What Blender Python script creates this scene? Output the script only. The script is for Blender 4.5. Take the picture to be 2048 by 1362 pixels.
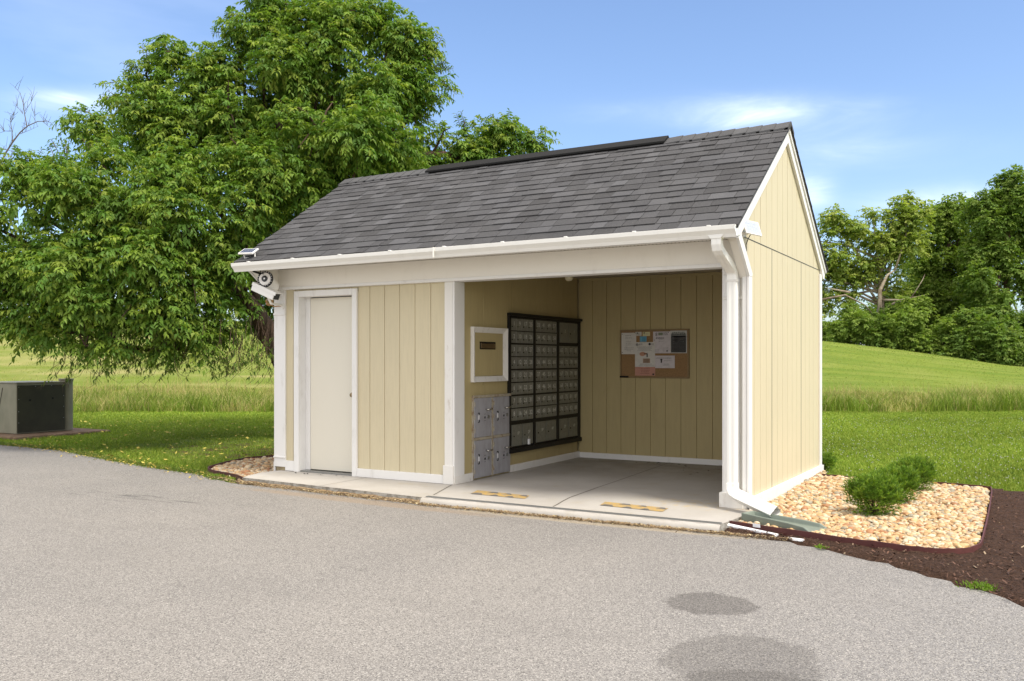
import bpy, bmesh, math, random
import numpy as np
from mathutils import Vector, Matrix
R = math.radians
random.seed(7)
rng = np.random.default_rng(11)
SC = bpy.context.scene
COL = SC.collection
for o in list(bpy.data.objects): bpy.data.objects.remove(o)

# ------------------------------------------------------------ camera
CX, CY, CZ, YAW, FPX, PX, HY = 2.138, -7.667, 1.326, 0.495, 1738.634, 1103.098, 720.144
cam = bpy.data.cameras.new('camera'); camo = bpy.data.objects.new('camera', cam); COL.objects.link(camo)
camo.location = (CX, CY, CZ); camo.rotation_euler = (R(90), 0, YAW)
cam.sensor_width = 36; cam.lens = FPX/2048*36
cam.shift_x = -(PX-1024)/2048; cam.shift_y = (HY-681)/2048
cam.clip_start = 0.05; cam.clip_end = 2000
SC.camera = camo
SC.render.resolution_x = 1024; SC.render.resolution_y = 681

# ------------------------------------------------------------ light
SUN_EL, SUN_AZ = R(56), R(-14)          # azimuth measured from +X towards +Y
sd = Vector((math.cos(SUN_EL)*math.cos(SUN_AZ), math.cos(SUN_EL)*math.sin(SUN_AZ), math.sin(SUN_EL)))
sun = bpy.data.lights.new('sun', 'SUN'); sun.energy = 2.3; sun.angle = R(15); sun.color = (1.0, .94, .84)
suno = bpy.data.objects.new('sun', sun); COL.objects.link(suno)
suno.rotation_euler = sd.to_track_quat('Z', 'Y').to_euler(); suno.location = (20, -5, 30)
SC.view_settings.view_transform = 'Standard'; SC.view_settings.look = 'None'
SC.view_settings.exposure = 0.90; SC.view_settings.gamma = 1; SC.view_settings.use_curve_mapping = False

def world():
    w = bpy.data.worlds.new('World'); SC.world = w; w.use_nodes = True
    nt = w.node_tree; N = nt.nodes; L = nt.links; N.clear()
    out = N.new('ShaderNodeOutputWorld'); bg = N.new('ShaderNodeBackground')
    sky = N.new('ShaderNodeTexSky'); sky.sky_type = 'NISHITA'; sky.sun_disc = False
    sky.sun_elevation = SUN_EL; sky.sun_rotation = R(90) - SUN_AZ
    sky.air_density = 1.0; sky.dust_density = 1.3; sky.ozone_density = 1.6; sky.altitude = 0
    tc = N.new('ShaderNodeTexCoord')
    def math_(op, a, b=None, clamp=False):
        n = N.new('ShaderNodeMath'); n.operation = op; n.use_clamp = clamp
        for i, v in enumerate((a, b)):
            if v is None: continue
            if hasattr(v, 'links'): L.new(v, n.inputs[i])
            else: n.inputs[i].default_value = v
        return n.outputs[0]
    # soft high cloud: stretched noise, more of it near the horizon, plus a few wisps
    mp = N.new('ShaderNodeMapping'); mp.inputs['Scale'].default_value = (2.2, 2.2, 9.0); L.new(tc.outputs['Generated'], mp.inputs[0])
    nz = N.new('ShaderNodeTexNoise'); nz.inputs['Scale'].default_value = 1.3; nz.inputs['Detail'].default_value = 5; nz.inputs['Roughness'].default_value = .52
    L.new(mp.outputs[0], nz.inputs['Vector'])
    tot = math_('MULTIPLY', math_('SUBTRACT', nz.outputs[0], .54, True), .7)
    mp2 = N.new('ShaderNodeMapping'); mp2.inputs['Scale'].default_value = (7, 7, 30); L.new(tc.outputs['Generated'], mp2.inputs[0])
    nz2 = N.new('ShaderNodeTexNoise'); nz2.inputs['Scale'].default_value = 1; nz2.inputs['Detail'].default_value = 7; nz2.inputs['Roughness'].default_value = .6; nz2.inputs['Distortion'].default_value = .6; L.new(mp2.outputs[0], nz2.inputs['Vector'])
    def wisp(u, v, su, sv, amp):
        nonlocal tot
        a = (u-PX)/FPX; b = (HY-v)/FPX; s, c = math.sin(YAW), math.cos(YAW)
        d = Vector((-s+a*c, c+a*s, b)).normalized()
        e1 = Vector((c, s, 0)); e2 = d.cross(e1).normalized(); e1 = e2.cross(d).normalized()
        def dot(v3):
            n = N.new('ShaderNodeVectorMath'); n.operation = 'DOT_PRODUCT'; L.new(tc.outputs['Generated'], n.inputs[0]); n.inputs[1].default_value = v3
            return n.outputs['Value']
        nn = math_('MULTIPLY', math_('SUBTRACT', nz2.outputs[0], .5), 4.5)
        x = math_('DIVIDE', dot(e1), su); y = math_('DIVIDE', dot(e2), sv)
        q = math_('ADD', math_('MULTIPLY', x, x), math_('MULTIPLY', y, y))
        q = math_('ADD', q, nn)
        g = math_('POWER', 2.718, math_('MULTIPLY', q, -1.0))
        f = math_('GREATER_THAN', dot(d), 0)
        tot = math_('ADD', tot, math_('MULTIPLY', math_('MULTIPLY', g, f), amp))
    wisp(1490, 228, .11, .016, .38); wisp(150, 200, .05, .010, .42); wisp(1930, 405, .08,   .014, .7)
    wisp(1625, 385, .02, .016, .6); wisp(1700, 300, .10, .02, .12)
    tot = math_('MINIMUM', tot, .9)
    # unseen bright cloud added overhead and behind the camera to warm the ambient light
    sp = N.new('ShaderNodeSeparateXYZ'); L.new(tc.outputs['Generated'], sp.inputs[0])
    def sm(v, lo, hi):
        n = N.new('ShaderNodeMapRange'); n.interpolation_type = 'SMOOTHSTEP'; L.new(v, n.inputs['Value']); n.inputs['From Min'].default_value = lo; n.inputs['From Max'].default_value = hi; return n.outputs[0]
    fw = N.new('ShaderNodeVectorMath'); fw.operation = 'DOT_PRODUCT'; L.new(tc.outputs['Generated'], fw.inputs[0]); fw.inputs[1].default_value = (.475, -.88, 0)
    fill_veil = math_('MULTIPLY', math_('MAXIMUM', sm(sp.outputs['Z'], .46, .85), math_('MULTIPLY', sm(fw.outputs['Value'], -.25, .5), .75)), math_('ADD', .45, math_('MULTIPLY', nz.outputs[0], .7)))
    mix = N.new('ShaderNodeMixRGB'); L.new(tot, mix.inputs[0])
    hs = N.new('ShaderNodeMixRGB'); hs.blend_type = 'MULTIPLY'; hs.inputs[0].default_value = 1; hs.inputs[2].default_value = (.98, 1.04, 1.15, 1)
    L.new(sky.outputs[0], hs.inputs[1])
    L.new(hs.outputs[0], mix.inputs[1]); mix.inputs[2].default_value = (5.6, 6.4, 8.0, 1)
    mv = N.new('ShaderNodeMixRGB'); L.new(fill_veil, mv.inputs[0]); L.new(mix.outputs[0], mv.inputs[1]); mv.inputs[2].default_value = (11.0, 10.1, 8.9, 1)
    L.new(mv.outputs[0], bg.inputs[0]); bg.inputs[1].default_value = .11
    L.new(bg.outputs[0], out.inputs[0])
world()

# ------------------------------------------------------------ helpers
def ray(u, v):
    s, c = math.sin(YAW), math.cos(YAW); a = (u-PX)/FPX; b = (HY-v)/FPX
    return Vector((-s+a*c, c+a*s, b))
CAM = Vector((CX, CY, CZ))
def at(u, v, depth): return CAM + ray(u, v)*depth           # a point at a measured distance
def rd(r, d):                                              # right / depth on the ground -> x, y
    s, c = math.sin(YAW), math.cos(YAW); return CX + c*r - s*d, CY + s*r + c*d

def tag(o, label=None, cat=None, group=None, kind=None):
    if label: o['label'] = label
    if cat: o['category'] = cat
    if group: o['group'] = group
    if kind: o['kind'] = kind
    return o
def empty(name, loc, label=None, cat=None, group=None):
    o = bpy.data.objects.new(name, None); COL.objects.link(o); o.location = loc; o.empty_display_size = .1
    return tag(o, label, cat, group)
def link(name, me, mats, parent=None, bevel=0, smooth=False):
    for m in (mats if isinstance(mats, (list, tuple)) else [mats]): me.materials.append(m)
    o = bpy.data.objects.new(name, me); COL.objects.link(o)
    if parent is not None:
        o.parent = parent
        p = parent; off = Vector((0, 0, 0))
        while p: off += p.location; p = p.parent
        o.location = -off                                    # meshes are written in world coordinates
    if bevel:
        b = o.modifiers.new('bevel', 'BEVEL'); b.width = bevel; b.segments = 2; b.limit_method = 'ANGLE'; b.angle_limit = R(40)
    if smooth:
        me.polygons.foreach_set('use_smooth', [True]*len(me.polygons))
    return o
class MB:
    def __init__(s): s.v = []; s.f = []; s.m = []
    def add(s, vs, fs, mi=0):
        k = len(s.v); s.v += [tuple(x) for x in vs]; s.f += [tuple(i+k for i in f) for f in fs]; s.m += [mi]*len(fs); return s
    def box(s, x0, x1, y0, y1, z0, z1, mi=0):
        vs = [(x, y, z) for z in (z0, z1) for y in (y0, y1) for x in (x0, x1)]
        return s.add(vs, [(0,2,3,1),(4,5,7,6),(0,1,5,4),(2,6,7,3),(0,4,6,2),(1,3,7,5)], mi)
    def obox(s, c, ax, ay, az, mi=0):                        # oriented box: centre and three half axes
        c, ax, ay, az = map(Vector, (c, ax, ay, az))
        vs = [c+ax*i+ay*j+az*k for k in (-1,1) for j in (-1,1) for i in (-1,1)]
        return s.add(vs, [(0,2,3,1),(4,5,7,6),(0,1,5,4),(2,6,7,3),(0,4,6,2),(1,3,7,5)], mi)
    def prism(s, poly, ax, lo, hi, mi=0):                    # polygon extruded along axis ax
        def p(a, t): return {'X': (t, a[0], a[1]), 'Y': (a[0], t, a[1]), 'Z': (a[0], a[1], t)}[ax]
        n = len(poly); vs = [p(a, lo) for a in poly]+[p(a, hi) for a in poly]
        fs = [tuple(range(n))[::-1], tuple(range(n, 2*n))]+[(i, (i+1)%n, (i+1)%n+n, i+n) for i in range(n)]
        return s.add(vs, fs, mi)
    def tube(s, pts, rad, n=8, mi=0, cap=True, sq=None):
        pts = [Vector(p) for p in pts]; k = len(s.v); m = len(pts)
        rad = rad if isinstance(rad, (list, tuple)) else [rad]*m
        t = (pts[1]-pts[0]).normalized(); up = Vector((0,0,1)) if abs(t.z) < .9 else Vector((1,0,0))
        a = t.cross(up).normalized()
        vs = []
        for i in range(m):
            t = (pts[min(i+1, m-1)]-pts[max(i-1, 0)]).normalized()
            a = (a - t*a.dot(t)).normalized(); b = t.cross(a)
            for j in range(n):
                w = 2*math.pi*j/n
                vs.append(pts[i]+(a*math.cos(w)+b*math.sin(w))*rad[i])
        fs = [(i*n+j, i*n+(j+1)%n, (i+1)*n+(j+1)%n, (i+1)*n+j) for i in range(m-1) for j in range(n)]
        if cap: fs += [tuple(range(n))[::-1], tuple((m-1)*n+j for j in range(n))]
        return s.add(vs, fs, mi)
    def cyl(s, c, d, r, h, n=24, mi=0, r2=None):             # from c along unit d
        c, d = Vector(c), Vector(d).normalized(); return s.tube([c, c+d*h], [r, r if r2 is None else r2], n, mi)
    def build(s, name, mats, parent=None, bevel=0, smooth=False):
        me = bpy.data.meshes.new(name); me.from_pydata(s.v, [], s.f)
        me.polygons.foreach_set('material_index', s.m); me.update()
        bm = bmesh.new(); bm.from_mesh(me); bmesh.ops.recalc_face_normals(bm, faces=bm.faces); bm.to_mesh(me); bm.free()
        return link(name, me, mats, parent, bevel, smooth)
def arrmesh(name, V, F, mats, parent=None, col=None, smooth=False, mi=None):
    """numpy arrays V (n,3), F (m,k) -> mesh; col = per-vertex rgb attribute 'tint'"""
    me = bpy.data.meshes.new(name); V = np.asarray(V, np.float32); F = np.asarray(F, np.int32)
    me.vertices.add(len(V)); me.vertices.foreach_set('co', V.ravel())
    k = F.shape[1]; me.loops.add(F.size); me.loops.foreach_set('vertex_index', F.ravel())
    me.polygons.add(len(F)); me.polygons.foreach_set('loop_start', np.arange(0, F.size, k, dtype=np.int32))
    me.polygons.foreach_set('loop_total', np.full(len(F), k, np.int32))
    me.polygons.foreach_set('use_smooth', np.full(len(F), bool(smooth)))
    if col is not None:
        a = me.attributes.new('tint', 'FLOAT_COLOR', 'POINT'); c = np.ones((len(V), 4), np.float32); c[:, :3] = col; a.data.foreach_set('color', c.ravel())
    if mi is not None: me.polygons.foreach_set('material_index', np.asarray(mi, np.int32))
    me.update(calc_edges=True); me.validate()
    return link(name, me, mats, parent)

# ------------------------------------------------------------ materials
class Mat:
    def __init__(s, name, rough=.6, spec=.4, metal=0):
        s.m = bpy.data.materials.new(name); s.m.use_nodes = True; s.nt = s.m.node_tree; s.N = s.nt.nodes; s.L = s.nt.links
        s.b = s.N['Principled BSDF']; s.b.inputs['Roughness'].default_value = rough
        s.b.inputs['Specular IOR Level'].default_value = spec; s.b.inputs['Metallic'].default_value = metal
        s.tc = s.N.new('ShaderNodeTexCoord'); s.geo = s.N.new('ShaderNodeNewGeometry')
    def put(s, sock, v):
        if isinstance(v, bpy.types.NodeSocket): s.L.new(v, sock)
        elif isinstance(v, (tuple, list)) and len(v) == 3 and sock.type == 'RGBA': sock.default_value = (*v, 1)
        else: sock.default_value = v
    def noise(s, scale, detail=3, rough=.55, stretch=(1,1,1), lo=None, hi=None):
        mp = s.N.new('ShaderNodeMapping'); mp.inputs['Scale'].default_value = stretch; s.L.new(s.geo.outputs['Position'], mp.inputs[0])
        n = s.N.new('ShaderNodeTexNoise'); n.inputs['Scale'].default_value = scale; n.inputs['Detail'].default_value = detail; n.inputs['Roughness'].default_value = rough
        s.L.new(mp.outputs[0], n.inputs['Vector'])
        if lo is None: return n.outputs[0]
        return s.ramp(n.outputs[0], lo, hi)
    def vor(s, scale, feat='F1', out='Distance'):
        n = s.N.new('ShaderNodeTexVoronoi'); n.feature = feat; n.inputs['Scale'].default_value = scale; s.L.new(s.geo.outputs['Position'], n.inputs['Vector']); return n.outputs[out]
    def ramp(s, v, lo, hi, a=0, b=1):
        n = s.N.new('ShaderNodeMapRange'); n.interpolation_type = 'SMOOTHSTEP'; s.put(n.inputs['Value'], v)
        n.inputs['From Min'].default_value = lo; n.inputs['From Max'].default_value = hi; n.inputs['To Min'].default_value = a; n.inputs['To Max'].default_value = b
        return n.outputs[0]
    def mix(s, f, a, b, mode='MIX'):
        n = s.N.new('ShaderNodeMixRGB'); n.blend_type = mode; s.put(n.inputs[0], f); s.put(n.inputs[1], a); s.put(n.inputs[2], b); return n.outputs[0]
    def math(s, op, a, b=0.0):
        n = s.N.new('ShaderNodeMath'); n.operation = op; s.put(n.inputs[0], a); s.put(n.inputs[1], b); return n.outputs[0]
    def xyz(s):
        n = s.N.new('ShaderNodeSeparateXYZ'); s.L.new(s.geo.outputs['Position'], n.inputs[0]); return n.outputs
    def attr(s, name='tint'):
        n = s.N.new('ShaderNodeAttribute'); n.attribute_name = name; return n.outputs['Color']
    def col(s, c): s.put(s.b.inputs['Base Color'], c); return s
    def bump(s, h, dist=.002, strength=.6):
        n = s.N.new('ShaderNodeBump'); n.inputs['Distance'].default_value = dist; n.inputs['Strength'].default_value = strength; s.put(n.inputs['Height'], h); s.L.new(n.outputs[0], s.b.inputs['Normal']); return s
def hexl(r, g, b): return tuple(((x/255)/12.92 if x <= 10 else ((x/255+.055)/1.055)**2.4) for x in (r, g, b))
M = {}
def paint(name, c, rough=.5, dirt=.25, dirtc=(.28, .24, .18), sc=9, grain=True):
    m = Mat(name, rough)
    f = m.math('MULTIPLY', m.noise(sc, 6, .65, (1, 1, .35), .52, .8), dirt)
    cc = m.mix(f, c, dirtc)
    sp = m.math('MULTIPLY', m.ramp(m.vor(23), .0, .09, 1, 0), m.noise(3, 2, .5, (1,1,1), .5, .62))
    cc = m.mix(m.math('MULTIPLY', sp, .55*min(1, dirt*3)), cc, (.12, .09, .05))
    if name.startswith('siding'): cc = m.mix(m.math('MULTIPLY', m.noise(45, 5, .75, (1, 1, .06), .40, .66), .22), cc, tuple(x*.72 for x in c)); cc = m.mix(m.math('MULTIPLY', m.noise(1.3, 4, .6, (1, 1, .5), .4, .7), .22), cc, tuple(x*.84 for x in c))
    m.col(cc)
    if grain: m.bump(m.noise(60, 4, .7, (1, 1, .15)), .0012, .35)
    M[name] = m.m
paint('trim', (.74, .73, .71)); paint('trim_worn', (.72, .70, .66), dirt=.45, sc=20, dirtc=(.30, .22, .14))
paint('gutter', (.82, .81, .77), .35, .12, grain=False); paint('soffit', (.78, .75, .69), .5, .1)
paint('siding', (.59, .52, .355), .6, .10, (.40, .31, .16)); paint('siding_shaded', (.44, .36, .18), .6, .25, (.24, .18, .08), 5)  # bay walls: siding colour darkened and browned to deepen their shade
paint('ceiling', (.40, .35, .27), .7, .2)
paint('door', (.68, .645, .55), .45, .12, (.5, .46, .38), 4, False); paint('camera_white', (.78, .77, .74), .35, .08, grain=False)
paint('warm_plastic', (.80, .74, .52), .4, .05, grain=False); paint('splash', (.17, .20, .165), .5, .3, (.33, .33, .28), 12, False)
def plain(name, c, rough=.5, metal=0, spec=.4, var=.25, sc=30):
    m = Mat(name, rough, spec, metal)
    m.col(m.mix(m.math('MULTIPLY', m.noise(sc, 4, .6, (1,1,1), .35, .75), var), c, tuple(x*.45 for x in c))); M[name] = m.m
plain('seam', (.05, .04, .025)); plain('black_metal', (.010, .009, .008), .42, .3); plain('black', (.010, .010, .010), .65, 0, .15)
plain('grey_door', (.28, .285, .25), .38, .5, var=.35); plain('door_edge', (.36, .37, .34), .4, .6)
plain('digits', (.80, .80, .74), .5, var=.1); plain('chrome', (.55, .53, .48), .25, .9); plain('brass', (.30, .22, .12), .35, .9)
plain('glass_dark', (.01, .012, .014), .08); plain('panel_cell', (.035, .05, .10), .15, var=.1); plain('panel_cell_pale', (.42, .46, .56), .2, var=.1)
plain('cork_frame', (.25, .17, .08), .6); plain('cable', (.02, .02, .02), .5); plain('rust_cable', (.42, .24, .10), .7, var=.5)
plain('stake', (.52, .34, .09), .8, var=.6); plain('edging', (.10, .030, .026), .55, var=.45, sc=14); plain('white_plastic', (.8, .8, .82), .4, var=.1)
plain('ringwhite', (.78, .76, .74), .3, var=.05); plain('wire_grey', (.3,.3,.29), .4, .7); plain('decal_black', (.03, .03, .03), .7)
def mk():
    # galvanised parcel locker steel with rust
    m = Mat('galv', .5, .5, .15)
    c = m.mix(m.noise(14, 5, .6, (1, 1, .4), .3, .75), (.39, .39, .42), (.31, .30, .32))
    c = m.mix(m.math('MULTIPLY', m.noise(9, 6, .7, (1, 1, .6), .6, .82), .4), c, (.24, .17, .10)); m.col(c); M['galv'] = m.m
    m = Mat('rusty', .7); m.col(m.mix(m.noise(14, 5, .65, (1,1,1), .45, .75), (.38, .34, .26), (.20, .12, .06))); M['rusty'] = m.m
    m = Mat('cork', .9); m.col(m.mix(m.noise(220, 3, .7, (1,1,1), .4, .62), (.33, .20, .09), (.20, .12, .055))); m.bump(m.noise(260, 2), .001); M['cork'] = m.m
    # concrete
    m = Mat('concrete', .85, .25); c = m.mix(m.noise(1.1, 5, .6, (1,1,1), .3, .72), (.46, .435, .40), (.37, .345, .31))
    c = m.mix(m.math('MULTIPLY', m.noise(110, 2, .6, (1,1,1), .35, .7), .35), c, (.34, .32, .29))
    x = m.xyz(); c = m.mix(m.math('MULTIPLY', m.noise(3.2, 6, .7, (1, 1, 1), .52, .72), .45), c, (.36, .31, .22))
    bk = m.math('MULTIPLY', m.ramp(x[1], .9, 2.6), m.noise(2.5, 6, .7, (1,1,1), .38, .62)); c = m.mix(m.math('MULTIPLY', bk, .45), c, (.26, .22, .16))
    ru = m.math('MULTIPLY', m.ramp(x[0], -1.3, -.6), m.math('MULTIPLY', m.ramp(x[1], -.35, -.1), m.math('MULTIPLY', m.ramp(x[1], .05, .4, 1, 0), m.noise(9, 5, .7, (1,1,1), .45, .65))))
    c = m.mix(m.math('MULTIPLY', ru, .5), c, (.52, .38, .16)); m.col(c); m.bump(m.noise(180, 3), .0015); M['concrete'] = m.m
    m = Mat('concrete_edge', .9, .2); m.col(m.mix(m.noise(14, 6, .7, (1, 1, 1), .38, .62), (.40, .38, .34), (.20, .18, .15))); m.bump(m.noise(40, 5), .006); M['concrete_edge'] = m.m
    m = Mat('foundation', .9, .2); m.col(m.mix(m.noise(14, 5, .7, (1, 1, 1), .4, .62), (.42, .35, .22), (.30, .24, .15))); m.bump(m.noise(60, 4), .004); M['foundation'] = m.m
    # asphalt
    m = Mat('asphalt', .9, .25); x = m.xyz()
    base = m.mix(m.noise(.35, 4, .6, (1,1,1), .3, .7), (.248, .231, .212), (.196, .184, .173))
    base = m.mix(m.ramp(x[0], -1, 3.5), base, m.mix(.5, base, (.190, .197, .214)))
    agg = m.vor(185, 'F1', 'Color'); sv = m.N.new('ShaderNodeSeparateColor'); m.L.new(agg, sv.inputs[0])
    a = m.mix(m.ramp(sv.outputs[0], .5, 1), base, (.385, .365, .335)); a = m.mix(m.ramp(sv.outputs[1], .58, 1), a, (.10, .094, .089))
    n2 = m.noise(70, 3, .7, (1,1,1), .35, .68); a = m.mix(m.math('MULTIPLY', n2, .22), a, m.mix(.5, a, (.09, .09, .09)))
    wob = m.math('MULTIPLY', m.math('SUBTRACT', m.noise(7, 5, .7), .5), 1.6)
    def blot(cx, cy, rx, ry, amt, col, rot=0.0, edge=.85):
        nonlocal a
        c_, s_ = math.cos(rot), math.sin(rot)
        X = m.math('SUBTRACT', x[0], cx); Y = m.math('SUBTRACT', x[1], cy)
        U = m.math('DIVIDE', m.math('ADD', m.math('MULTIPLY', X, c_), m.math('MULTIPLY', Y, s_)), rx)
        V = m.math('DIVIDE', m.math('SUBTRACT', m.math('MULTIPLY', Y, c_), m.math('MULTIPLY', X, s_)), ry)
        q = m.math('ADD', m.math('ADD', m.math('MULTIPLY', U, U), m.math('MULTIPLY', V, V)), wob)
        a = m.mix(m.math('MULTIPLY', m.ramp(q, edge, 1.12, 1, 0), amt), a, m.mix(.5, a, col))
    blot(.585, -2.88, .25, .23, .85, (.035, .03, .028)); blot(1.0, -3.72, .36, .38, .65, (.045, .04, .037)); blot(1.25, -4.1, .4, .3, .7, (.05, .045, .042))
    for k in range(22):
        blot(-6.25+random.gauss(0, .25)+k*.055, -1.93+random.gauss(0, .09), random.uniform(.10, .24), random.uniform(.015, .03), .42, (.03, .03, .03), .02, .6)
    blot(-3.6, -1.05, 1.9, .13, .8, (.30, .21, .12), -.045, .3); blot(-1.2, -1.0, 1.8, .09, .8, (.42, .33, .2), 0, .2)
    stain = m.noise(.9, 6, .65, (.35, 1, 1), .50, .72); a = m.mix(m.math('MULTIPLY', stain, .28), a, (.15, .14, .13))
    drip = m.math('MULTIPLY', m.ramp(m.vor(1.7), .0, .09, 1, 0), m.noise(30, 3, .7, (1,1,1), .4, .6)); a = m.mix(m.math('MULTIPLY', drip, .5), a, (.08, .075, .07))
    m.col(a); m.bump(m.math('ADD', m.vor(190), m.math('MULTIPLY', m.noise(70, 3), .8)), .003, .6); M['asphalt'] = m.m
    # lawn soil sheet
    m = Mat('lawn', .95, .1); x = m.xyz()
    g = m.mix(m.noise(.55, 6, .65, (1,1,1), .3, .7), (.19, .25, .032), (.12, .18, .02))
    g = m.mix(m.noise(5, 6, .75, (1,1,1), .38, .68), g, (.20, .25, .035))
    g = m.mix(m.math('MULTIPLY', m.noise(40, 4, .8, (1,1,1), .4, .65), .6), g, (.06, .10, .012))
    dist = m.math('ADD', m.math('MULTIPLY', x[0], -math.sin(YAW)), m.math('MULTIPLY', x[1], math.cos(YAW)))
    lat = m.math('ADD', m.math('MULTIPLY', x[0], math.cos(YAW)), m.math('MULTIPLY', x[1], math.sin(YAW)))
    d0 = -math.sin(YAW)*CX+math.cos(YAW)*CY; l0 = math.cos(YAW)*CX+math.sin(YAW)*CY
    far = m.ramp(dist, d0+24, d0+34)
    left = m.ramp(lat, l0-2, l0+9, 1, 0)
    dry = m.mix(m.noise(.16, 5, .6, (1, 1, 1), .38, .62), (.32, .29, .12), (.20, .22, .055))
    cv = m.N.new('ShaderNodeCombineXYZ'); m.L.new(m.math('MULTIPLY', lat, .09), cv.inputs[0]); m.L.new(m.math('MULTIPLY', dist, .55), cv.inputs[1])
    ns = m.N.new('ShaderNodeTexNoise'); ns.inputs['Scale'].default_value = 1; ns.inputs['Detail'].default_value = 7; ns.inputs['Roughness'].default_value = .62; m.L.new(cv.outputs[0], ns.inputs['Vector'])
    streak = m.ramp(ns.outputs[0], .36, .66)
    dry = m.mix(streak, dry, (.145, .19, .028)); g = m.mix(m.math('MULTIPLY', m.math('MULTIPLY', m.math('MULTIPLY', far, m.ramp(left, 0, 1, 1, .35)), m.ramp(ns.outputs[0], .40, .62)), .8), g, (.095, .155, .018))
    st = m.N.new('ShaderNodeTexWave'); st.inputs['Scale'].default_value = .16; st.inputs['Distortion'].default_value = 2.2; st.inputs['Detail'].default_value = 2
    m.L.new(m.geo.outputs['Position'], st.inputs['Vector'])
    dry = m.mix(m.math('MULTIPLY', st.outputs['Fac'], .35), dry, (.12, .18, .025))
    g = m.mix(m.math('MULTIPLY', far, m.math('ADD', m.math('MULTIPLY', left, .70), .22)), g, dry)
    # bare patch under the cherry
    px_, py_ = -7.9, 2.1
    q = m.math('ADD', m.math('POWER', m.math('DIVIDE', m.math('ABSOLUTE', m.math('SUBTRACT', x[0], px_)), 2.6), 2), m.math('POWER', m.math('DIVIDE', m.math('ABSOLUTE', m.math('SUBTRACT', x[1], py_)), 1.3), 2))
    bare = m.math('MULTIPLY', m.ramp(q, .3, 1.2, 1, 0), m.noise(2.6, 5, .7, (1,1,1), .42, .60))
    g = m.mix(m.math('MULTIPLY', bare, .9), g, (.11, .065, .035))
    m.col(g); m.bump(m.noise(55, 5, .8), .03, .8); M['lawn'] = m.m
    # mulch
    m = Mat('mulch', .95, .15); c = m.mix(m.noise(50, 5, .8, (1,1,1), .35, .65), (.105, .058, .038), (.035, .02, .014))
    c = m.mix(m.math('MULTIPLY', m.noise(14, 4, .7, (1,1,1), .6, .75), .3), c, (.22, .14, .09)); m.col(c)
    m.bump(m.noise(60, 6, .8), .03, 1); M['mulch'] = m.m
    m = Mat('tinted', .75, .25); m.col(m.attr()); M['tinted'] = m.m
    m = Mat('pebble', .6, .4); m.col(m.mix(m.math('MULTIPLY', m.noise(60, 4, .7, (1,1,1), .4, .7), .3), m.attr(), (.30, .2, .12))); M['pebble'] = m.m
    m = Mat('shingle', .95, .15); n = m.noise(420, 2, .8, (1,1,1), .35, .7); m.col(m.mix(m.math('MULTIPLY', n, .55), m.mix(1, m.attr(), m.mix(m.noise(2.2, 4, .6, (1,1,1), .3, .75), (.86, .86, .88), (1.14, 1.12, 1.10)), 'MULTIPLY'), (.16, .155, .155)))
    m.bump(m.noise(300, 3, .8), .003, .8); M['shingle'] = m.m
    for nm, tr, ro, sp in (('leaf', .42, .5, .22), ('farleaf', .42, .6, .2), ('blade', .25, .6, .2)):
        m = Mat(nm, ro, sp); a = m.attr(); m.col(a)
        t = m.N.new('ShaderNodeBsdfTranslucent'); m.L.new(m.mix(1, a, (1.25, 1.35, .6), 'MULTIPLY'), t.inputs[0])
        mx = m.N.new('ShaderNodeMixShader'); mx.inputs[0].default_value = tr; m.L.new(m.b.outputs[0], mx.inputs[1]); m.L.new(t.outputs[0], mx.inputs[2])
        m.L.new(mx.outputs[0], m.N['Material Output'].inputs[0]); M[nm] = m.m
    m = Mat('bark', .9, .2); m.col(m.mix(m.noise(12, 6, .7, (1, 1, .3), .35, .65), (.13, .085, .06), (.045, .03, .022))); m.bump(m.noise(22, 5, .7, (1,1,.3)), .03, 1); M['bark'] = m.m
    m = Mat('pale_bark', .9, .2); m.col(m.mix(m.noise(1.5, 5, .7, (1, 1, 1), .35, .65), (.36, .31, .24), (.16, .12, .085))); M['pale_bark'] = m.m
    m = Mat('dead_bark', .9, .2); m.col(m.mix(m.noise(5, 4), (.16, .13, .11), (.10, .085, .075))); M['dead_bark'] = m.m
    m = Mat('utility_green', .5, .35); m.col(m.mix(m.noise(4, 5, .6, (1,1,.6), .3, .75), (.24, .225, .165), (.18, .172, .122))); M['utility_green'] = m.m
    m = Mat('utility_dark', .55, .3); m.col(m.mix(m.noise(3, 5, .6, (1,1,1), .3, .75), (.038, .035, .018), (.026, .023, .012))); M['utility_dark'] = m.m
mk()

# ------------------------------------------------------------ terrain
def smooth(t): t = np.clip(t, 0, 1); return t*t*(3-2*t)
def zc(r):
    return np.interp(r, [-90, -45, -20, 0, 14, 18, 23, 30, 45, 90], [4.6, 4.2, 3.9, 3.6, 2.95, 2.62, 2.0, 1.05, .1, -.6])
def terr(x, y):
    x = np.asarray(x, float); y = np.asarray(y, float); s, c = math.sin(YAW), math.cos(YAW)
    r = c*(x-CX)+s*(y-CY); d = -s*(x-CX)+c*(y-CY)
    z = -.075 + .04*smooth((d-13)/8)
    up = smooth((d-25)/33)*.75+.25*np.clip((d-25)/33, 0, 1); h = zc(r*57/np.maximum(d, 30))
    z = z + up*h*1.0
    z = z - smooth((d-60)/60)*3.5*np.sign(np.maximum(h, 0)) * (d > 60)
    b = .05*np.sin(x*.35+1)*np.cos(y*.27)*smooth((d-20)/8)
    return z+b
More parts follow.
